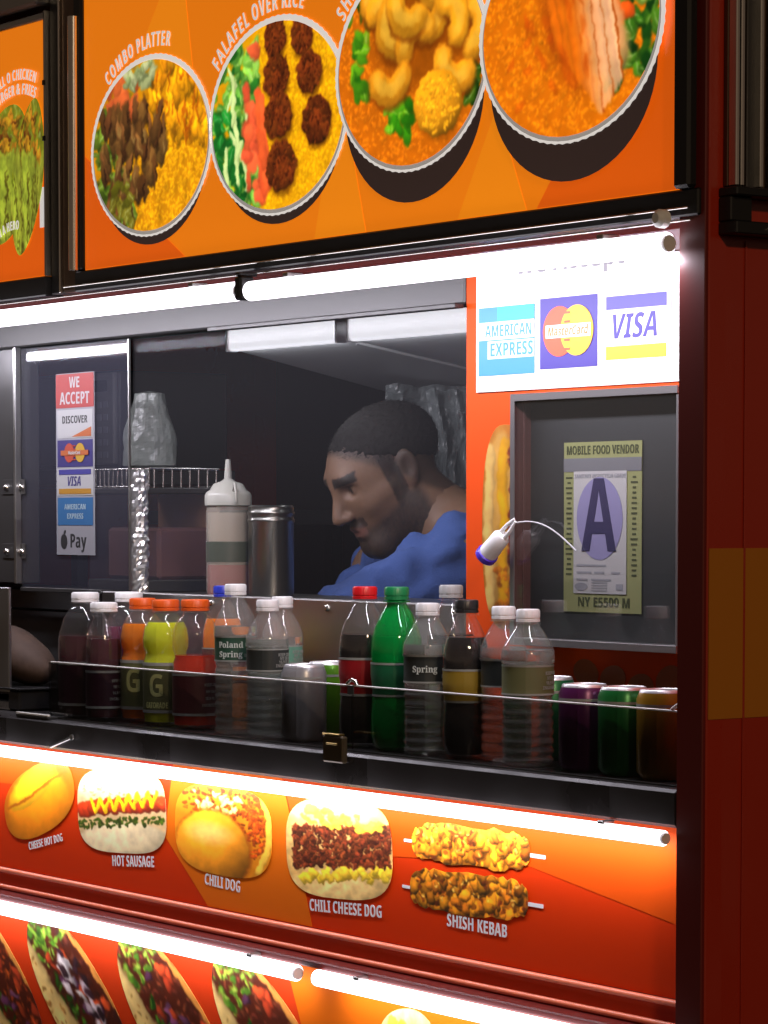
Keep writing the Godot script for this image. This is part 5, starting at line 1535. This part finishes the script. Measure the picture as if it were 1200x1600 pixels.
	tube(st, [Vector3(0.03, 0.168, 0.01), Vector3(0.038, 0.182, 0.012), Vector3(0.044, 0.17, 0.014), Vector3(0.042, 0.152, 0.012)], 0.0025, 8)
	obj("cap_strap", st, M.cloudy_cap, sb)
	# canister
	var cn := thing("steel_canister", "dark steel canister with bright rings near its rim beside the squeeze bottle", "canister", Vector3(-0.727, 1.4765, -0.31))
	st = mb()
	lathe(st, [Vector2(0, 0.0002), Vector2(0.036, 0.0002), Vector2(0.037, 0.004), Vector2(0.037, 0.118), Vector2(0.0385, 0.12), Vector2(0.0385, 0.124), Vector2(0.037, 0.126), Vector2(0.037, 0.13), Vector2(0.0385, 0.132), Vector2(0.0385, 0.136), Vector2(0.037, 0.138), Vector2(0.037, 0.144), Vector2(0.034, 0.147), Vector2(0, 0.147)], 32)
	obj("canister_body", st, M.canister_steel, cn)
	# plastic sheets behind the cook
	mat("sheet", Color(0.40, 0.42, 0.42, 0.6), 0.26)
	M.sheet.transparency = BaseMaterial3D.TRANSPARENCY_ALPHA
	var ps := thing("plastic_sheet", "crumpled grey plastic sheet hanging from the hood behind the cook's head", "plastic sheet")
	obj("hanging_sheet", crumpled(Vector3(-0.98, 1.745, -0.83), RT, Vector3.UP, 0.17, 0.20, 0.02, 3, Vector2(0.15, -0.02)), M.sheet, ps)
	obj("hanging_sheet", crumpled(Vector3(-0.92, 1.735, -0.85), RT, Vector3.UP, 0.09, 0.2, 0.018, 9, Vector2(0.3, 0.02)), M.sheet, ps)
	var tin := thing("pale_carton", "pale grey carton on the rear shelf behind the cook's shoulder", "carton", Vector3(-1.02, 1.62, -1.12), 0.4)
	box("carton_body", Vector3(-0.12, 0, -0.06), Vector3(0.12, 0.085, 0.06), M.bag_white, tin, 0.003)
	box("carton_flap", Vector3(-0.12, 0.0852, -0.06), Vector3(0.12, 0.088, 0.0), M.bag_white, tin, 0.001)
	var rs := thing("rear_shelf", "plain steel shelf at the back of the cart behind the cook", "shelf")
	box("shelf_board", Vector3(-2.3, 1.59, -1.598), Vector3(0.2, 1.6196, -1.0), M.dark_steel, rs)
	for x in [-2.2, -1.2, 0.1]:
		box("leg", Vector3(x - 0.015, 0.4185, -1.5), Vector3(x + 0.015, 1.5895, -1.47), M.dark_steel, rs)
	# bread roll in the dark at the left
	var br := mat("bread", lin(0.06, 0.032, 0.018), 0.8)
	br.albedo_texture = noise_tex(0.03, Color(0.7, 0.65, 0.6), Color.WHITE, 128, 4, 12)
	tri_map(br, Vector3(6, 6, 6))
	var f := Field.new(Vector3(-0.12, -0.01, -0.07), Vector3(0.12, 0.11, 0.07), 0.005)
	f.ell(Vector3(0, 0.044, 0), Vector3(0.105, 0.040, 0.045), Basis(Vector3(0, 0, 1), -0.25), 0.0)
	f.ell(Vector3(-0.03, 0.05, 0.01), Vector3(0.06, 0.045, 0.045), Basis.IDENTITY, 0.02)
	st = SurfaceTool.new()
	st.begin(Mesh.PRIMITIVE_TRIANGLES)
	f.mesh(st, Transform3D.IDENTITY)
	var bread := obj("bread_roll", st, br, self, Vector3(-1.185, 1.322, -0.10))
	tag(bread, "brown bread roll in the dark at the left end of the drinks tray", "bread roll")
	var tr := thing("dark_tray", "dark steel food tray under the bread roll", "tray")
	box("tray_base", Vector3(-1.30, 1.2812, -0.18), Vector3(-1.06, 1.316, -0.03), M.black_metal, tr, 0.004)
	box("tray_rim", Vector3(-1.305, 1.3162, -0.182), Vector3(-1.055, 1.3195, -0.028), M.black_metal, tr, 0.001)

# ---------------------------------------------------------------- smooth bodies from joined capsules
class Field:
	var o: Vector3
	var h: float
	var n: Vector3i
	var d: PackedFloat32Array
	func _init(lo: Vector3, hi: Vector3, step: float) -> void:
		o = lo
		h = step
		n = Vector3i(((hi - lo) / step).ceil()) + Vector3i.ONE
		d.resize(n.x * n.y * n.z)
		d.fill(1000.0)
	func _range(lo: Vector3, hi: Vector3) -> Array:
		var a := Vector3i(((lo - o) / h).floor()).clamp(Vector3i.ZERO, n - Vector3i.ONE)
		var b := Vector3i(((hi - o) / h).ceil()).clamp(Vector3i.ZERO, n - Vector3i.ONE)
		return [a, b]
	func cap(a: Vector3, b: Vector3, ra: float, rb: float, k: float, flat_ := Vector3.ONE) -> void:
		var m := maxf(ra, rb) * maxf(flat_.x, maxf(flat_.y, flat_.z)) + k + h * 2.5
		var rg := _range(a.min(b) - Vector3.ONE * m, a.max(b) + Vector3.ONE * m)
		var ab := (b - a) / flat_
		var l2 := maxf(ab.length_squared(), 1e-9)
		for z in range(rg[0].z, rg[1].z + 1):
			for y in range(rg[0].y, rg[1].y + 1):
				var row := (z * n.y + y) * n.x
				for x in range(rg[0].x, rg[1].x + 1):
					var p := (o + Vector3(x, y, z) * h - a) / flat_
					var t := clampf(p.dot(ab) / l2, 0.0, 1.0)
					var v := (p - ab * t).length() - lerpf(ra, rb, t)
					var w := d[row + x]
					if k > 0.0:
						var q := maxf(k - absf(v - w), 0.0) / k
						d[row + x] = minf(v, w) - q * q * k * 0.25
					else:
						d[row + x] = minf(v, w)
	func ell(c: Vector3, r: Vector3, bs: Basis, k: float, carve := false) -> void:
		var m := maxf(r.x, maxf(r.y, r.z)) + k + h * 2.5
		var rg := _range(c - Vector3.ONE * m, c + Vector3.ONE * m)
		var inv := bs.transposed()
		for z in range(rg[0].z, rg[1].z + 1):
			for y in range(rg[0].y, rg[1].y + 1):
				var row := (z * n.y + y) * n.x
				for x in range(rg[0].x, rg[1].x + 1):
					var p := inv * (o + Vector3(x, y, z) * h - c)
					var k0 := (p / r).length()
					var k1 := (p / (r * r)).length()
					var v := k0 * (k0 - 1.0) / maxf(k1, 1e-6)
					var w := d[row + x]
					if carve:
						v = -v
						var q := maxf(k - absf(v - w), 0.0) / maxf(k, 1e-6)
						d[row + x] = maxf(v, w) + q * q * k * 0.25
					elif k > 0.0:
						var q := maxf(k - absf(v - w), 0.0) / k
						d[row + x] = minf(v, w) - q * q * k * 0.25
					else:
						d[row + x] = minf(v, w)
	func rough(amp: float, freq: float, ridged := false) -> void:
		var ns := FastNoiseLite.new()
		ns.seed = 2
		ns.frequency = freq
		if ridged:
			ns.fractal_type = FastNoiseLite.FRACTAL_RIDGED
			ns.fractal_octaves = 2
		for z in n.z:
			for y in n.y:
				for x in n.x:
					var i := (z * n.y + y) * n.x + x
					if absf(d[i]) < h * 4.0:
						d[i] += ns.get_noise_3d(o.x + x * h, o.y + y * h, o.z + z * h) * amp
	# keep only what lies on the positive side
	func keep(pt: Vector3, nrm: Vector3, jit := 0.0) -> void:
		var ns := FastNoiseLite.new()
		ns.frequency = 150.0
		for z in n.z:
			for y in n.y:
				for x in n.x:
					var i := (z * n.y + y) * n.x + x
					if d[i] < 100.0:
						var q := o + Vector3(x, y, z) * h
						d[i] = maxf(d[i], -(q - pt).dot(nrm) + (ns.get_noise_3dv(q) * jit if jit > 0.0 else 0.0))
	func mesh(st: SurfaceTool, xf: Transform3D, paint = null) -> void:
		var at := {}
		var step := [1, n.x, n.x * n.y]
		st.set_smooth_group(0)
		for z in n.z - 1:
			for y in n.y - 1:
				var row := (z * n.y + y) * n.x
				for x in n.x - 1:
					var i := row + x
					var d0 := d[i]
					if absf(d0) > h * 4.0:
						continue
					var s := 0
					var sum := Vector3.ZERO
					var cnt := 0
					var c := [d0, d[i + 1], d[i + step[1]], d[i + step[1] + 1], d[i + step[2]], d[i + step[2] + 1], d[i + step[2] + step[1]], d[i + step[2] + step[1] + 1]]
					for k in 8:
						if c[k] < 0.0: s += 1
					if s == 0 or s == 8:
						continue
					for e in [[0, 1], [2, 3], [4, 5], [6, 7], [0, 2], [1, 3], [4, 6], [5, 7], [0, 4], [1, 5], [2, 6], [3, 7]]:
						var u: float = c[e[0]]
						var v: float = c[e[1]]
						if (u < 0.0) != (v < 0.0):
							var t := u / (u - v)
							var pa := Vector3(e[0] & 1, (e[0] >> 1) & 1, e[0] >> 2)
							var pb := Vector3(e[1] & 1, (e[1] >> 1) & 1, e[1] >> 2)
							sum += pa.lerp(pb, t)
							cnt += 1
					at[i] = o + (Vector3(x, y, z) + sum / cnt) * h
		for i in at:
			for ax in 3:
				var u: int = step[(ax + 1) % 3]
				var v: int = step[(ax + 2) % 3]
				var j: int = i + step[ax]
				if j >= d.size() or (d[i] < 0.0) == (d[j] < 0.0):
					continue
				if not (at.has(i - u) and at.has(i - v) and at.has(i - u - v)):
					continue
				var q := [at[i], at[i - u], at[i - u - v], at[i - v]]
				if d[i] < 0.0:
					q = [q[0], q[3], q[2], q[1]]
				for t in [[0, 1, 2], [0, 2, 3]]:
					for w in t:
						if paint != null:
							st.set_color(paint.call(q[w]))
						st.add_vertex(xf * q[w])

func field_obj(called: String, f: Field, m: Material, parent: Node, xf := Transform3D.IDENTITY, paint = null) -> MeshInstance3D:
	var st := SurfaceTool.new()
	st.begin(Mesh.PRIMITIVE_TRIANGLES)
	f.mesh(st, xf, paint)
	return obj(called, st, m, parent)

# The cook: local -x is where he faces, +z is towards the street camera side, y up from the cart floor.
func _person() -> void:
	var skin := mat("skin", Color.WHITE, 0.55)
	skin.vertex_color_use_as_albedo = true
	skin.subsurf_scatter_enabled = true
	skin.subsurf_scatter_strength = 0.08
	var hair_m := mat("hair", lin(0.012, 0.010, 0.009), 0.7)
	hair_m.metallic_specular = 0.3
	var cloth := mat("blue_cloth", lin(0.035, 0.075, 0.24), 0.9)
	cloth.normal_enabled = true
	var wv := FastNoiseLite.new()
	wv.frequency = 0.3
	var im := Image.create(64, 64, false, Image.FORMAT_RGB8)
	for y in 64:
		for x in 64:
			var t := wv.get_noise_2d(x, y) * 0.5 + 0.5
			im.set_pixel(x, y, Color(t, t, t))
	im.bump_map_to_normal_map(1.0)
	cloth.normal_texture = ImageTexture.create_from_image(im)
	tri_map(cloth, Vector3(14, 14, 14))
	var trousers := mat("trousers", lin(0.03, 0.03, 0.035), 0.9)
	var shoe := mat("shoe_black", lin(0.02, 0.02, 0.02), 0.5)

	var ear := Vector3(-0.7474, 1.682, -0.60)
	var root := thing("person", "bearded man with short dark hair in a blue T-shirt, looking down at his work", "person", Vector3(ear.x, 0.4185, ear.z), deg_to_rad(53.5))
	var E := Vector3(0, ear.y - 0.4185, 0.0)         # near ear in the local frame
	var base := lin(0.27, 0.15, 0.09)
	var skin_l := Color(0.17, 0.092, 0.053)
	var beard_l := Color(0.02, 0.013, 0.01)
	# ---- body (skin): torso, neck, arms, hips and legs in one surface
	var S := E + Vector3(0.12, -0.125, -0.075)        # between the shoulders
	var nl := S + Vector3(-0.025, -0.012, 0.165)          # near shoulder
	var fl := S + Vector3(-0.16, -0.045, -0.16)         # far shoulder
	var hip := S + Vector3(0.20, -0.46, 0.0)
	var el_n := nl + Vector3(-0.25, -0.15, 0.02)
	var el_f := fl + Vector3(-0.09, -0.22, -0.02)
	var wr_n := el_n + Vector3(-0.17, -0.10, -0.06)
	var wr_f := el_f + Vector3(-0.17, -0.03, 0.04)
	var b := Field.new(Vector3(-0.55, -0.01, -0.42), Vector3(0.46, 1.42, 0.36), 0.013)
	var yaw := deg_to_rad(24.0)
	var hc := E - Vector3(sin(yaw), 0.0, cos(yaw)) * 0.080
	b.cap(hc + Vector3(0.03, -0.03, 0), S + Vector3(-0.01, 0.0, 0), 0.060, 0.066, 0.02)
	b.cap(S + Vector3(0.005, 0.01, 0.09), S + Vector3(-0.005, 0.01, -0.09), 0.062, 0.062, 0.05)
	b.cap(S + Vector3(0.01, -0.09, 0), S + Vector3(0.13, -0.29, 0), 0.10, 0.10, 0.06, Vector3(1, 1, 1.45))
	b.cap(S + Vector3(0.13, -0.29, 0), hip, 0.10, 0.105, 0.06, Vector3(1, 1, 1.4))
	b.cap(nl, el_n, 0.055, 0.042, 0.04)
	b.cap(fl, el_f, 0.055, 0.042, 0.04)
	b.cap(el_n, wr_n, 0.042, 0.027, 0.02)
	b.cap(el_f, wr_f, 0.042, 0.027, 0.02)
	for s in [-1.0, 1.0]:
		var k := Vector3(hip.x - 0.06, 0.47, 0.1 * s + hip.z)
		var an := Vector3(hip.x + 0.02, 0.08, 0.11 * s + hip.z)
		b.cap(hip + Vector3(0, -0.05, 0.085 * s), k, 0.085, 0.058, 0.04)
		b.cap(k, an, 0.055, 0.036, 0.03)
		b.cap(an + Vector3(0.03, -0.04, 0), an + Vector3(-0.15, -0.05, 0), 0.034, 0.026, 0.03)
	var body := field_obj("body", b, skin, root, Transform3D.IDENTITY, func(_p: Vector3) -> Color: return skin_l)
	# ---- hands, five fingers each, part of the body's surface
	for q in [[wr_n, Vector3(-1, -0.15, -0.25), 1.0], [wr_f, Vector3(-1, -0.15, 0.25), -1.0]]:
		var fwd: Vector3 = (q[1] as Vector3).normalized()
		var side: Vector3 = fwd.cross(Vector3.UP).normalized() * float(q[2])
		var dn: Vector3 = side.cross(fwd).normalized()
		if dn.y > 0.0: dn = -dn
		var w0: Vector3 = q[0]
		var hf := Field.new(w0 - Vector3(0.24, 0.12, 0.13), w0 + Vector3(0.05, 0.1, 0.13), 0.0042)
		hf.cap(w0 - fwd * 0.01, w0 + fwd * 0.03, 0.026, 0.026, 0.01)
		hf.cap(w0 + fwd * 0.035 - side * 0.02, w0 + fwd * 0.085 - side * 0.026, 0.017, 0.014, 0.02)
		hf.cap(w0 + fwd * 0.035 + side * 0.018, w0 + fwd * 0.085 + side * 0.024, 0.017, 0.014, 0.02)
		for i in 4:
			var root_p := w0 + fwd * 0.085 + side * (0.03 - i * 0.02)
			var ln: float = [0.070, 0.08, 0.074, 0.058][i]
			var p1 := root_p + (fwd + dn * 0.25).normalized() * ln * 0.45
			var p2 := p1 + (fwd + dn * 0.9).normalized() * ln * 0.32
			var p3 := p2 + (fwd * 0.5 + dn).normalized() * ln * 0.25
			hf.cap(root_p, p1, 0.0095, 0.009, 0.004)
			hf.cap(p1, p2, 0.009, 0.0082, 0.003)
			hf.cap(p2, p3, 0.0082, 0.0072, 0.003)
		var tb := w0 + fwd * 0.03 + side * 0.026
		var t1 := tb + (fwd * 0.7 + side * 0.8 + dn * 0.3).normalized() * 0.038
		var t2 := t1 + (fwd + side * 0.1 + dn * 0.5).normalized() * 0.034
		hf.cap(tb, t1, 0.0125, 0.0105, 0.01)
		hf.cap(t1, t2, 0.0105, 0.0085, 0.004)
		field_obj("hand", hf, skin, body, Transform3D.IDENTITY, func(_p: Vector3) -> Color: return skin_l)
	# ---- head in its own frame: origin between the ears, facing -x, then tilted down
	var tilt := Transform3D(Basis(Vector3.UP, yaw) * Basis(Vector3(0, 0, 1), deg_to_rad(30.0)) * Basis.from_scale(Vector3.ONE * 1.01), hc)
	var back := tilt.affine_inverse()
	var f := Field.new(Vector3(-0.15, -0.24, -0.13), Vector3(0.24, 0.135, 0.13), 0.0044)
	f.ell(Vector3(0.008, 0.034, 0), Vector3(0.100, 0.076, 0.076), Basis.IDENTITY, 0.0)
	f.ell(Vector3(-0.035, -0.03, 0), Vector3(0.062, 0.085, 0.062), Basis(Vector3(0, 0, 1), 0.22), 0.04)
	f.cap(Vector3(-0.075, -0.098, 0.012), Vector3(-0.075, -0.098, -0.012), 0.021, 0.021, 0.035)
	f.cap(Vector3(-0.005, -0.062, 0.052), Vector3(-0.07, -0.1, 0.02), 0.016, 0.016, 0.03)
	f.cap(Vector3(-0.005, -0.062, -0.052), Vector3(-0.07, -0.1, -0.02), 0.016, 0.016, 0.03)
	f.cap(Vector3(-0.083, 0.03, 0.03), Vector3(-0.083, 0.03, -0.03), 0.014, 0.014, 0.018)     # brow
	for s in [-1.0, 1.0]:
		f.ell(Vector3(-0.092, 0.012, 0.033 * s), Vector3(0.016, 0.011, 0.016), Basis.IDENTITY, 0.012, true)
		f.ell(Vector3(-0.074, 0.011, 0.032 * s), Vector3(0.013, 0.012, 0.013), Basis.IDENTITY, 0.003)
		f.cap(Vector3(-0.066, -0.022, 0.042 * s), Vector3(-0.04, -0.014, 0.056 * s), 0.013, 0.012, 0.02)
	f.cap(Vector3(-0.094, 0.018, 0), Vector3(-0.117, -0.026, 0), 0.0085, 0.012, 0.012)           # nose
	for s in [-1.0, 1.0]:
		f.ell(Vector3(-0.105, -0.03, 0.011 * s), Vector3(0.011, 0.008, 0.008), Basis.IDENTITY, 0.006)
	f.cap(Vector3(-0.094, -0.055, 0.013), Vector3(-0.094, -0.055, -0.013), 0.009, 0.009, 0.01)   # lips
	f.cap(Vector3(-0.092, -0.069, 0.011), Vector3(-0.092, -0.069, -0.011), 0.009, 0.009, 0.008)
	f.ell(Vector3(-0.105, -0.062, 0), Vector3(0.012, 0.0022, 0.022), Basis.IDENTITY, 0.003, true)
	f.cap(back * (hc + Vector3(0.03, -0.03, 0)), back * (S + Vector3(-0.01, 0.0, 0)), 0.060, 0.066, 0.03)                   # neck
	for s in [-1.0, 1.0]:                                                                          # ears
		f.ell(Vector3(0.006, 0.004, 0.078 * s), Vector3(0.019, 0.033, 0.009), Basis(Vector3.UP, -0.35 * s) * Basis(Vector3(0, 0, 1), -0.15), 0.004)
		f.ell(Vector3(0.003, 0.007, 0.087 * s), Vector3(0.011, 0.02, 0.006), Basis(Vector3.UP, -0.35 * s) * Basis(Vector3(0, 0, 1), -0.15), 0.003, true)
	var stubble := FastNoiseLite.new()
	stubble.frequency = 260.0
	var paint := func(p: Vector3) -> Color:
		var c := skin_l
		var jaw := smoothstep(-0.03, -0.05, p.y - (p.x + 0.03) * 0.35) * smoothstep(0.02, 0.0, p.x)
		if p.x > -0.036 and p.x < -0.008 and p.y > -0.06 and p.y < 0.05:
			jaw = 1.0
		var lip := 1.0 - smoothstep(0.0, 0.012, Vector2((p.y + 0.061) * 0.9, (absf(p.z) - 0.01) * 0.3).length())
		if p.x < -0.08 and absf(p.z) < 0.03 and p.y > -0.056 and p.y < -0.036:
			jaw = 1.0
		c = c.lerp(beard_l, clampf(jaw, 0.0, 1.0) * (0.86 + 0.2 * stubble.get_noise_3dv(p)))
		c = c * (1.0 + 0.12 * stubble.get_noise_3dv(p * 0.4))
		var fade := smoothstep(-0.032, 0.0, (p - Vector3(0.0, 0.03, 0)).dot(Vector3(0.48, 0.876, 0))) * smoothstep(-0.065, -0.03, p.x)
		fade = maxf(fade, smoothstep(-0.014, 0.002, (p - Vector3(-0.07, 0.074, 0)).dot(Vector3(0.75, 0.66, 0))))
		c = c.lerp(beard_l, fade * 0.75)
		if p.x < -0.09:
			c = c.lerp(Color(0.26, 0.1, 0.075), lip * 0.7)
		if p.y > 0.026 and p.y < 0.041 and p.x < -0.06 and absf(p.z) > 0.012 and absf(p.z) < 0.052:
			c = beard_l
		if Vector2(p.y - 0.0105, absf(p.z) - 0.033).length() < 0.0045 and p.x < -0.078:
			c = Color(0.02, 0.012, 0.01)
		return c
	field_obj("head", f, skin, body, tilt, paint)
	# ---- hair: a short cap that stops at the forehead, the temples and the nape
	var hf2 := Field.new(Vector3(-0.12, -0.08, -0.1), Vector3(0.14, 0.16, 0.1), 0.0042)
	hf2.ell(Vector3(0.011, 0.035, 0), Vector3(0.102, 0.0785, 0.0785), Basis.IDENTITY, 0.0)
	hf2.rough(0.003, 150.0)
	hf2.keep(Vector3(-0.07, 0.074, 0), Vector3(0.75, 0.66, 0).normalized(), 0.009)
	hf2.keep(Vector3(0.05, -0.02, 0), Vector3(0.25, 1.0, 0).normalized())
	hf2.keep(Vector3(0.0, 0.03, 0), Vector3(0.55, 1.0, 0).normalized(), 0.009)
	field_obj("hair", hf2, hair_m, root, tilt)
	# short strands over the cap, thinning out towards its edge
	var rh := RandomNumberGenerator.new()
	rh.seed = 6
	var hs := mb()
	for i in 9000:
		var dir := Vector3(rh.randfn(), rh.randfn(), rh.randfn()).normalized()
		var p := Vector3(0.011, 0.035, 0) + dir * Vector3(0.1022, 0.0787, 0.0787)
		var k1 := (p - Vector3(-0.07, 0.074, 0)).dot(Vector3(0.75, 0.66, 0).normalized())
		var k2 := (p - Vector3(0.0, 0.03, 0)).dot(Vector3(0.55, 1.0, 0).normalized())
		if minf(k1, k2) < rh.randf_range(-0.011, 0.001):
			continue
		var nm := (dir / Vector3(0.1022, 0.0787, 0.0787)).normalized()
		var flow := (Vector3(-0.5, -0.2, 0) + Vector3(rh.randf_range(-0.7, 0.7), rh.randf_range(-0.7, 0.7), rh.randf_range(-0.7, 0.7)))
		flow = (flow - nm * flow.dot(nm)).normalized()
		var tip := p + nm * rh.randf_range(0.0015, 0.0045) + flow * rh.randf_range(0.005, 0.010)
		var sd := nm.cross(flow) * 0.0005
		var rt := p - nm * 0.003
		tri(hs, tilt * (rt - sd), tilt * (rt + sd), tilt * tip, tilt.basis * nm)
	tag(obj("hair_strands", hs, hair_m, root), "", "", "", "stuff")
	# ---- T-shirt: the torso and upper arms, a little fuller, with pulled folds
	var t := Field.new(Vector3(-0.4, E.y - 0.82, -0.42), Vector3(0.46, E.y + 0.05, 0.36), 0.011)
	var g := 0.014
	t.cap(S + Vector3(0.012, -0.005, 0.095), S + Vector3(-0.002, -0.005, -0.095), 0.064 + g, 0.064 + g, 0.05)
	t.cap(S + Vector3(0.01, -0.09, 0), S + Vector3(0.13, -0.29, 0), 0.10 + g, 0.105 + g, 0.06, Vector3(1, 1, 1.45))
	t.cap(S + Vector3(0.13, -0.29, 0), hip, 0.105 + g, 0.112 + g, 0.06, Vector3(1, 1, 1.4))
	t.cap(nl, nl.lerp(el_n, 0.72), 0.055 + g, 0.058 + g, 0.045)
	t.cap(fl, fl.lerp(el_f, 0.72), 0.055 + g, 0.058 + g, 0.045)
	for q in [[Vector3(0.02, 0.045, 0.13), Vector3(-0.05, -0.13, 0.06)], [Vector3(0.05, 0.04, 0.12), Vector3(0.0, -0.2, 0.11)], [Vector3(0.09, 0.0, 0.15), Vector3(0.03, -0.24, 0.14)], [Vector3(-0.06, -0.03, 0.1), Vector3(-0.09, -0.14, 0.0)]]:
		t.cap(S + q[0], S + q[1], 0.016, 0.02, 0.035)
	t.cap(S + Vector3(-0.06, -0.115, 0.02), S + Vector3(-0.115, -0.11, -0.11), 0.07, 0.07, 0.05)
	t.rough(0.02, 7.5, true)
	t.rough(0.008, 15.0)
	t.rough(0.005, 34.0)
	t.ell(S + Vector3(-0.045, 0.075, 0), Vector3(0.088, 0.055, 0.078), Basis(Vector3(0, 0, 1), 0.5), 0.008, true)
	field_obj("t_shirt", t, cloth, root)
	var ring := []
	var nc := hc.lerp(S, 0.72)
	for i in 25:
		var a := TAU * i / 24.0
		ring.append(nc + Vector3(0.012, 0.004, 0) + Vector3(-0.052, -0.030, 0) * cos(a) * 1.25 + Vector3(0, 0, 0.074) * sin(a))
	var cs := mb()
	tube(cs, ring, 0.0065, 8)
	obj("collar", cs, cloth, root)
	# ---- trousers and shoes, out of sight below the counter
	var l := Field.new(Vector3(-0.2, 0.05, -0.42), Vector3(0.46, hip.y + 0.1, 0.30), 0.016)
	l.cap(hip + Vector3(0, 0.04, 0), hip + Vector3(0, -0.06, 0), 0.115, 0.12, 0.05, Vector3(1, 1, 1.35))
	var sh := Field.new(Vector3(-0.2, -0.004, -0.42), Vector3(0.46, 0.14, 0.30), 0.008)
	for s in [-1.0, 1.0]:
		var k := Vector3(hip.x - 0.06, 0.47, 0.1 * s + hip.z)
		var an := Vector3(hip.x + 0.02, 0.09, 0.11 * s + hip.z)
		l.cap(hip + Vector3(0, -0.05, 0.085 * s), k, 0.098, 0.075, 0.05)
		l.cap(k, an, 0.075, 0.066, 0.03)
		sh.cap(an + Vector3(0.03, -0.04, 0), an + Vector3(-0.17, -0.055, 0), 0.05, 0.035, 0.03)
	field_obj("trousers", l, trousers, root)
	field_obj("shoes", sh, shoe, root)
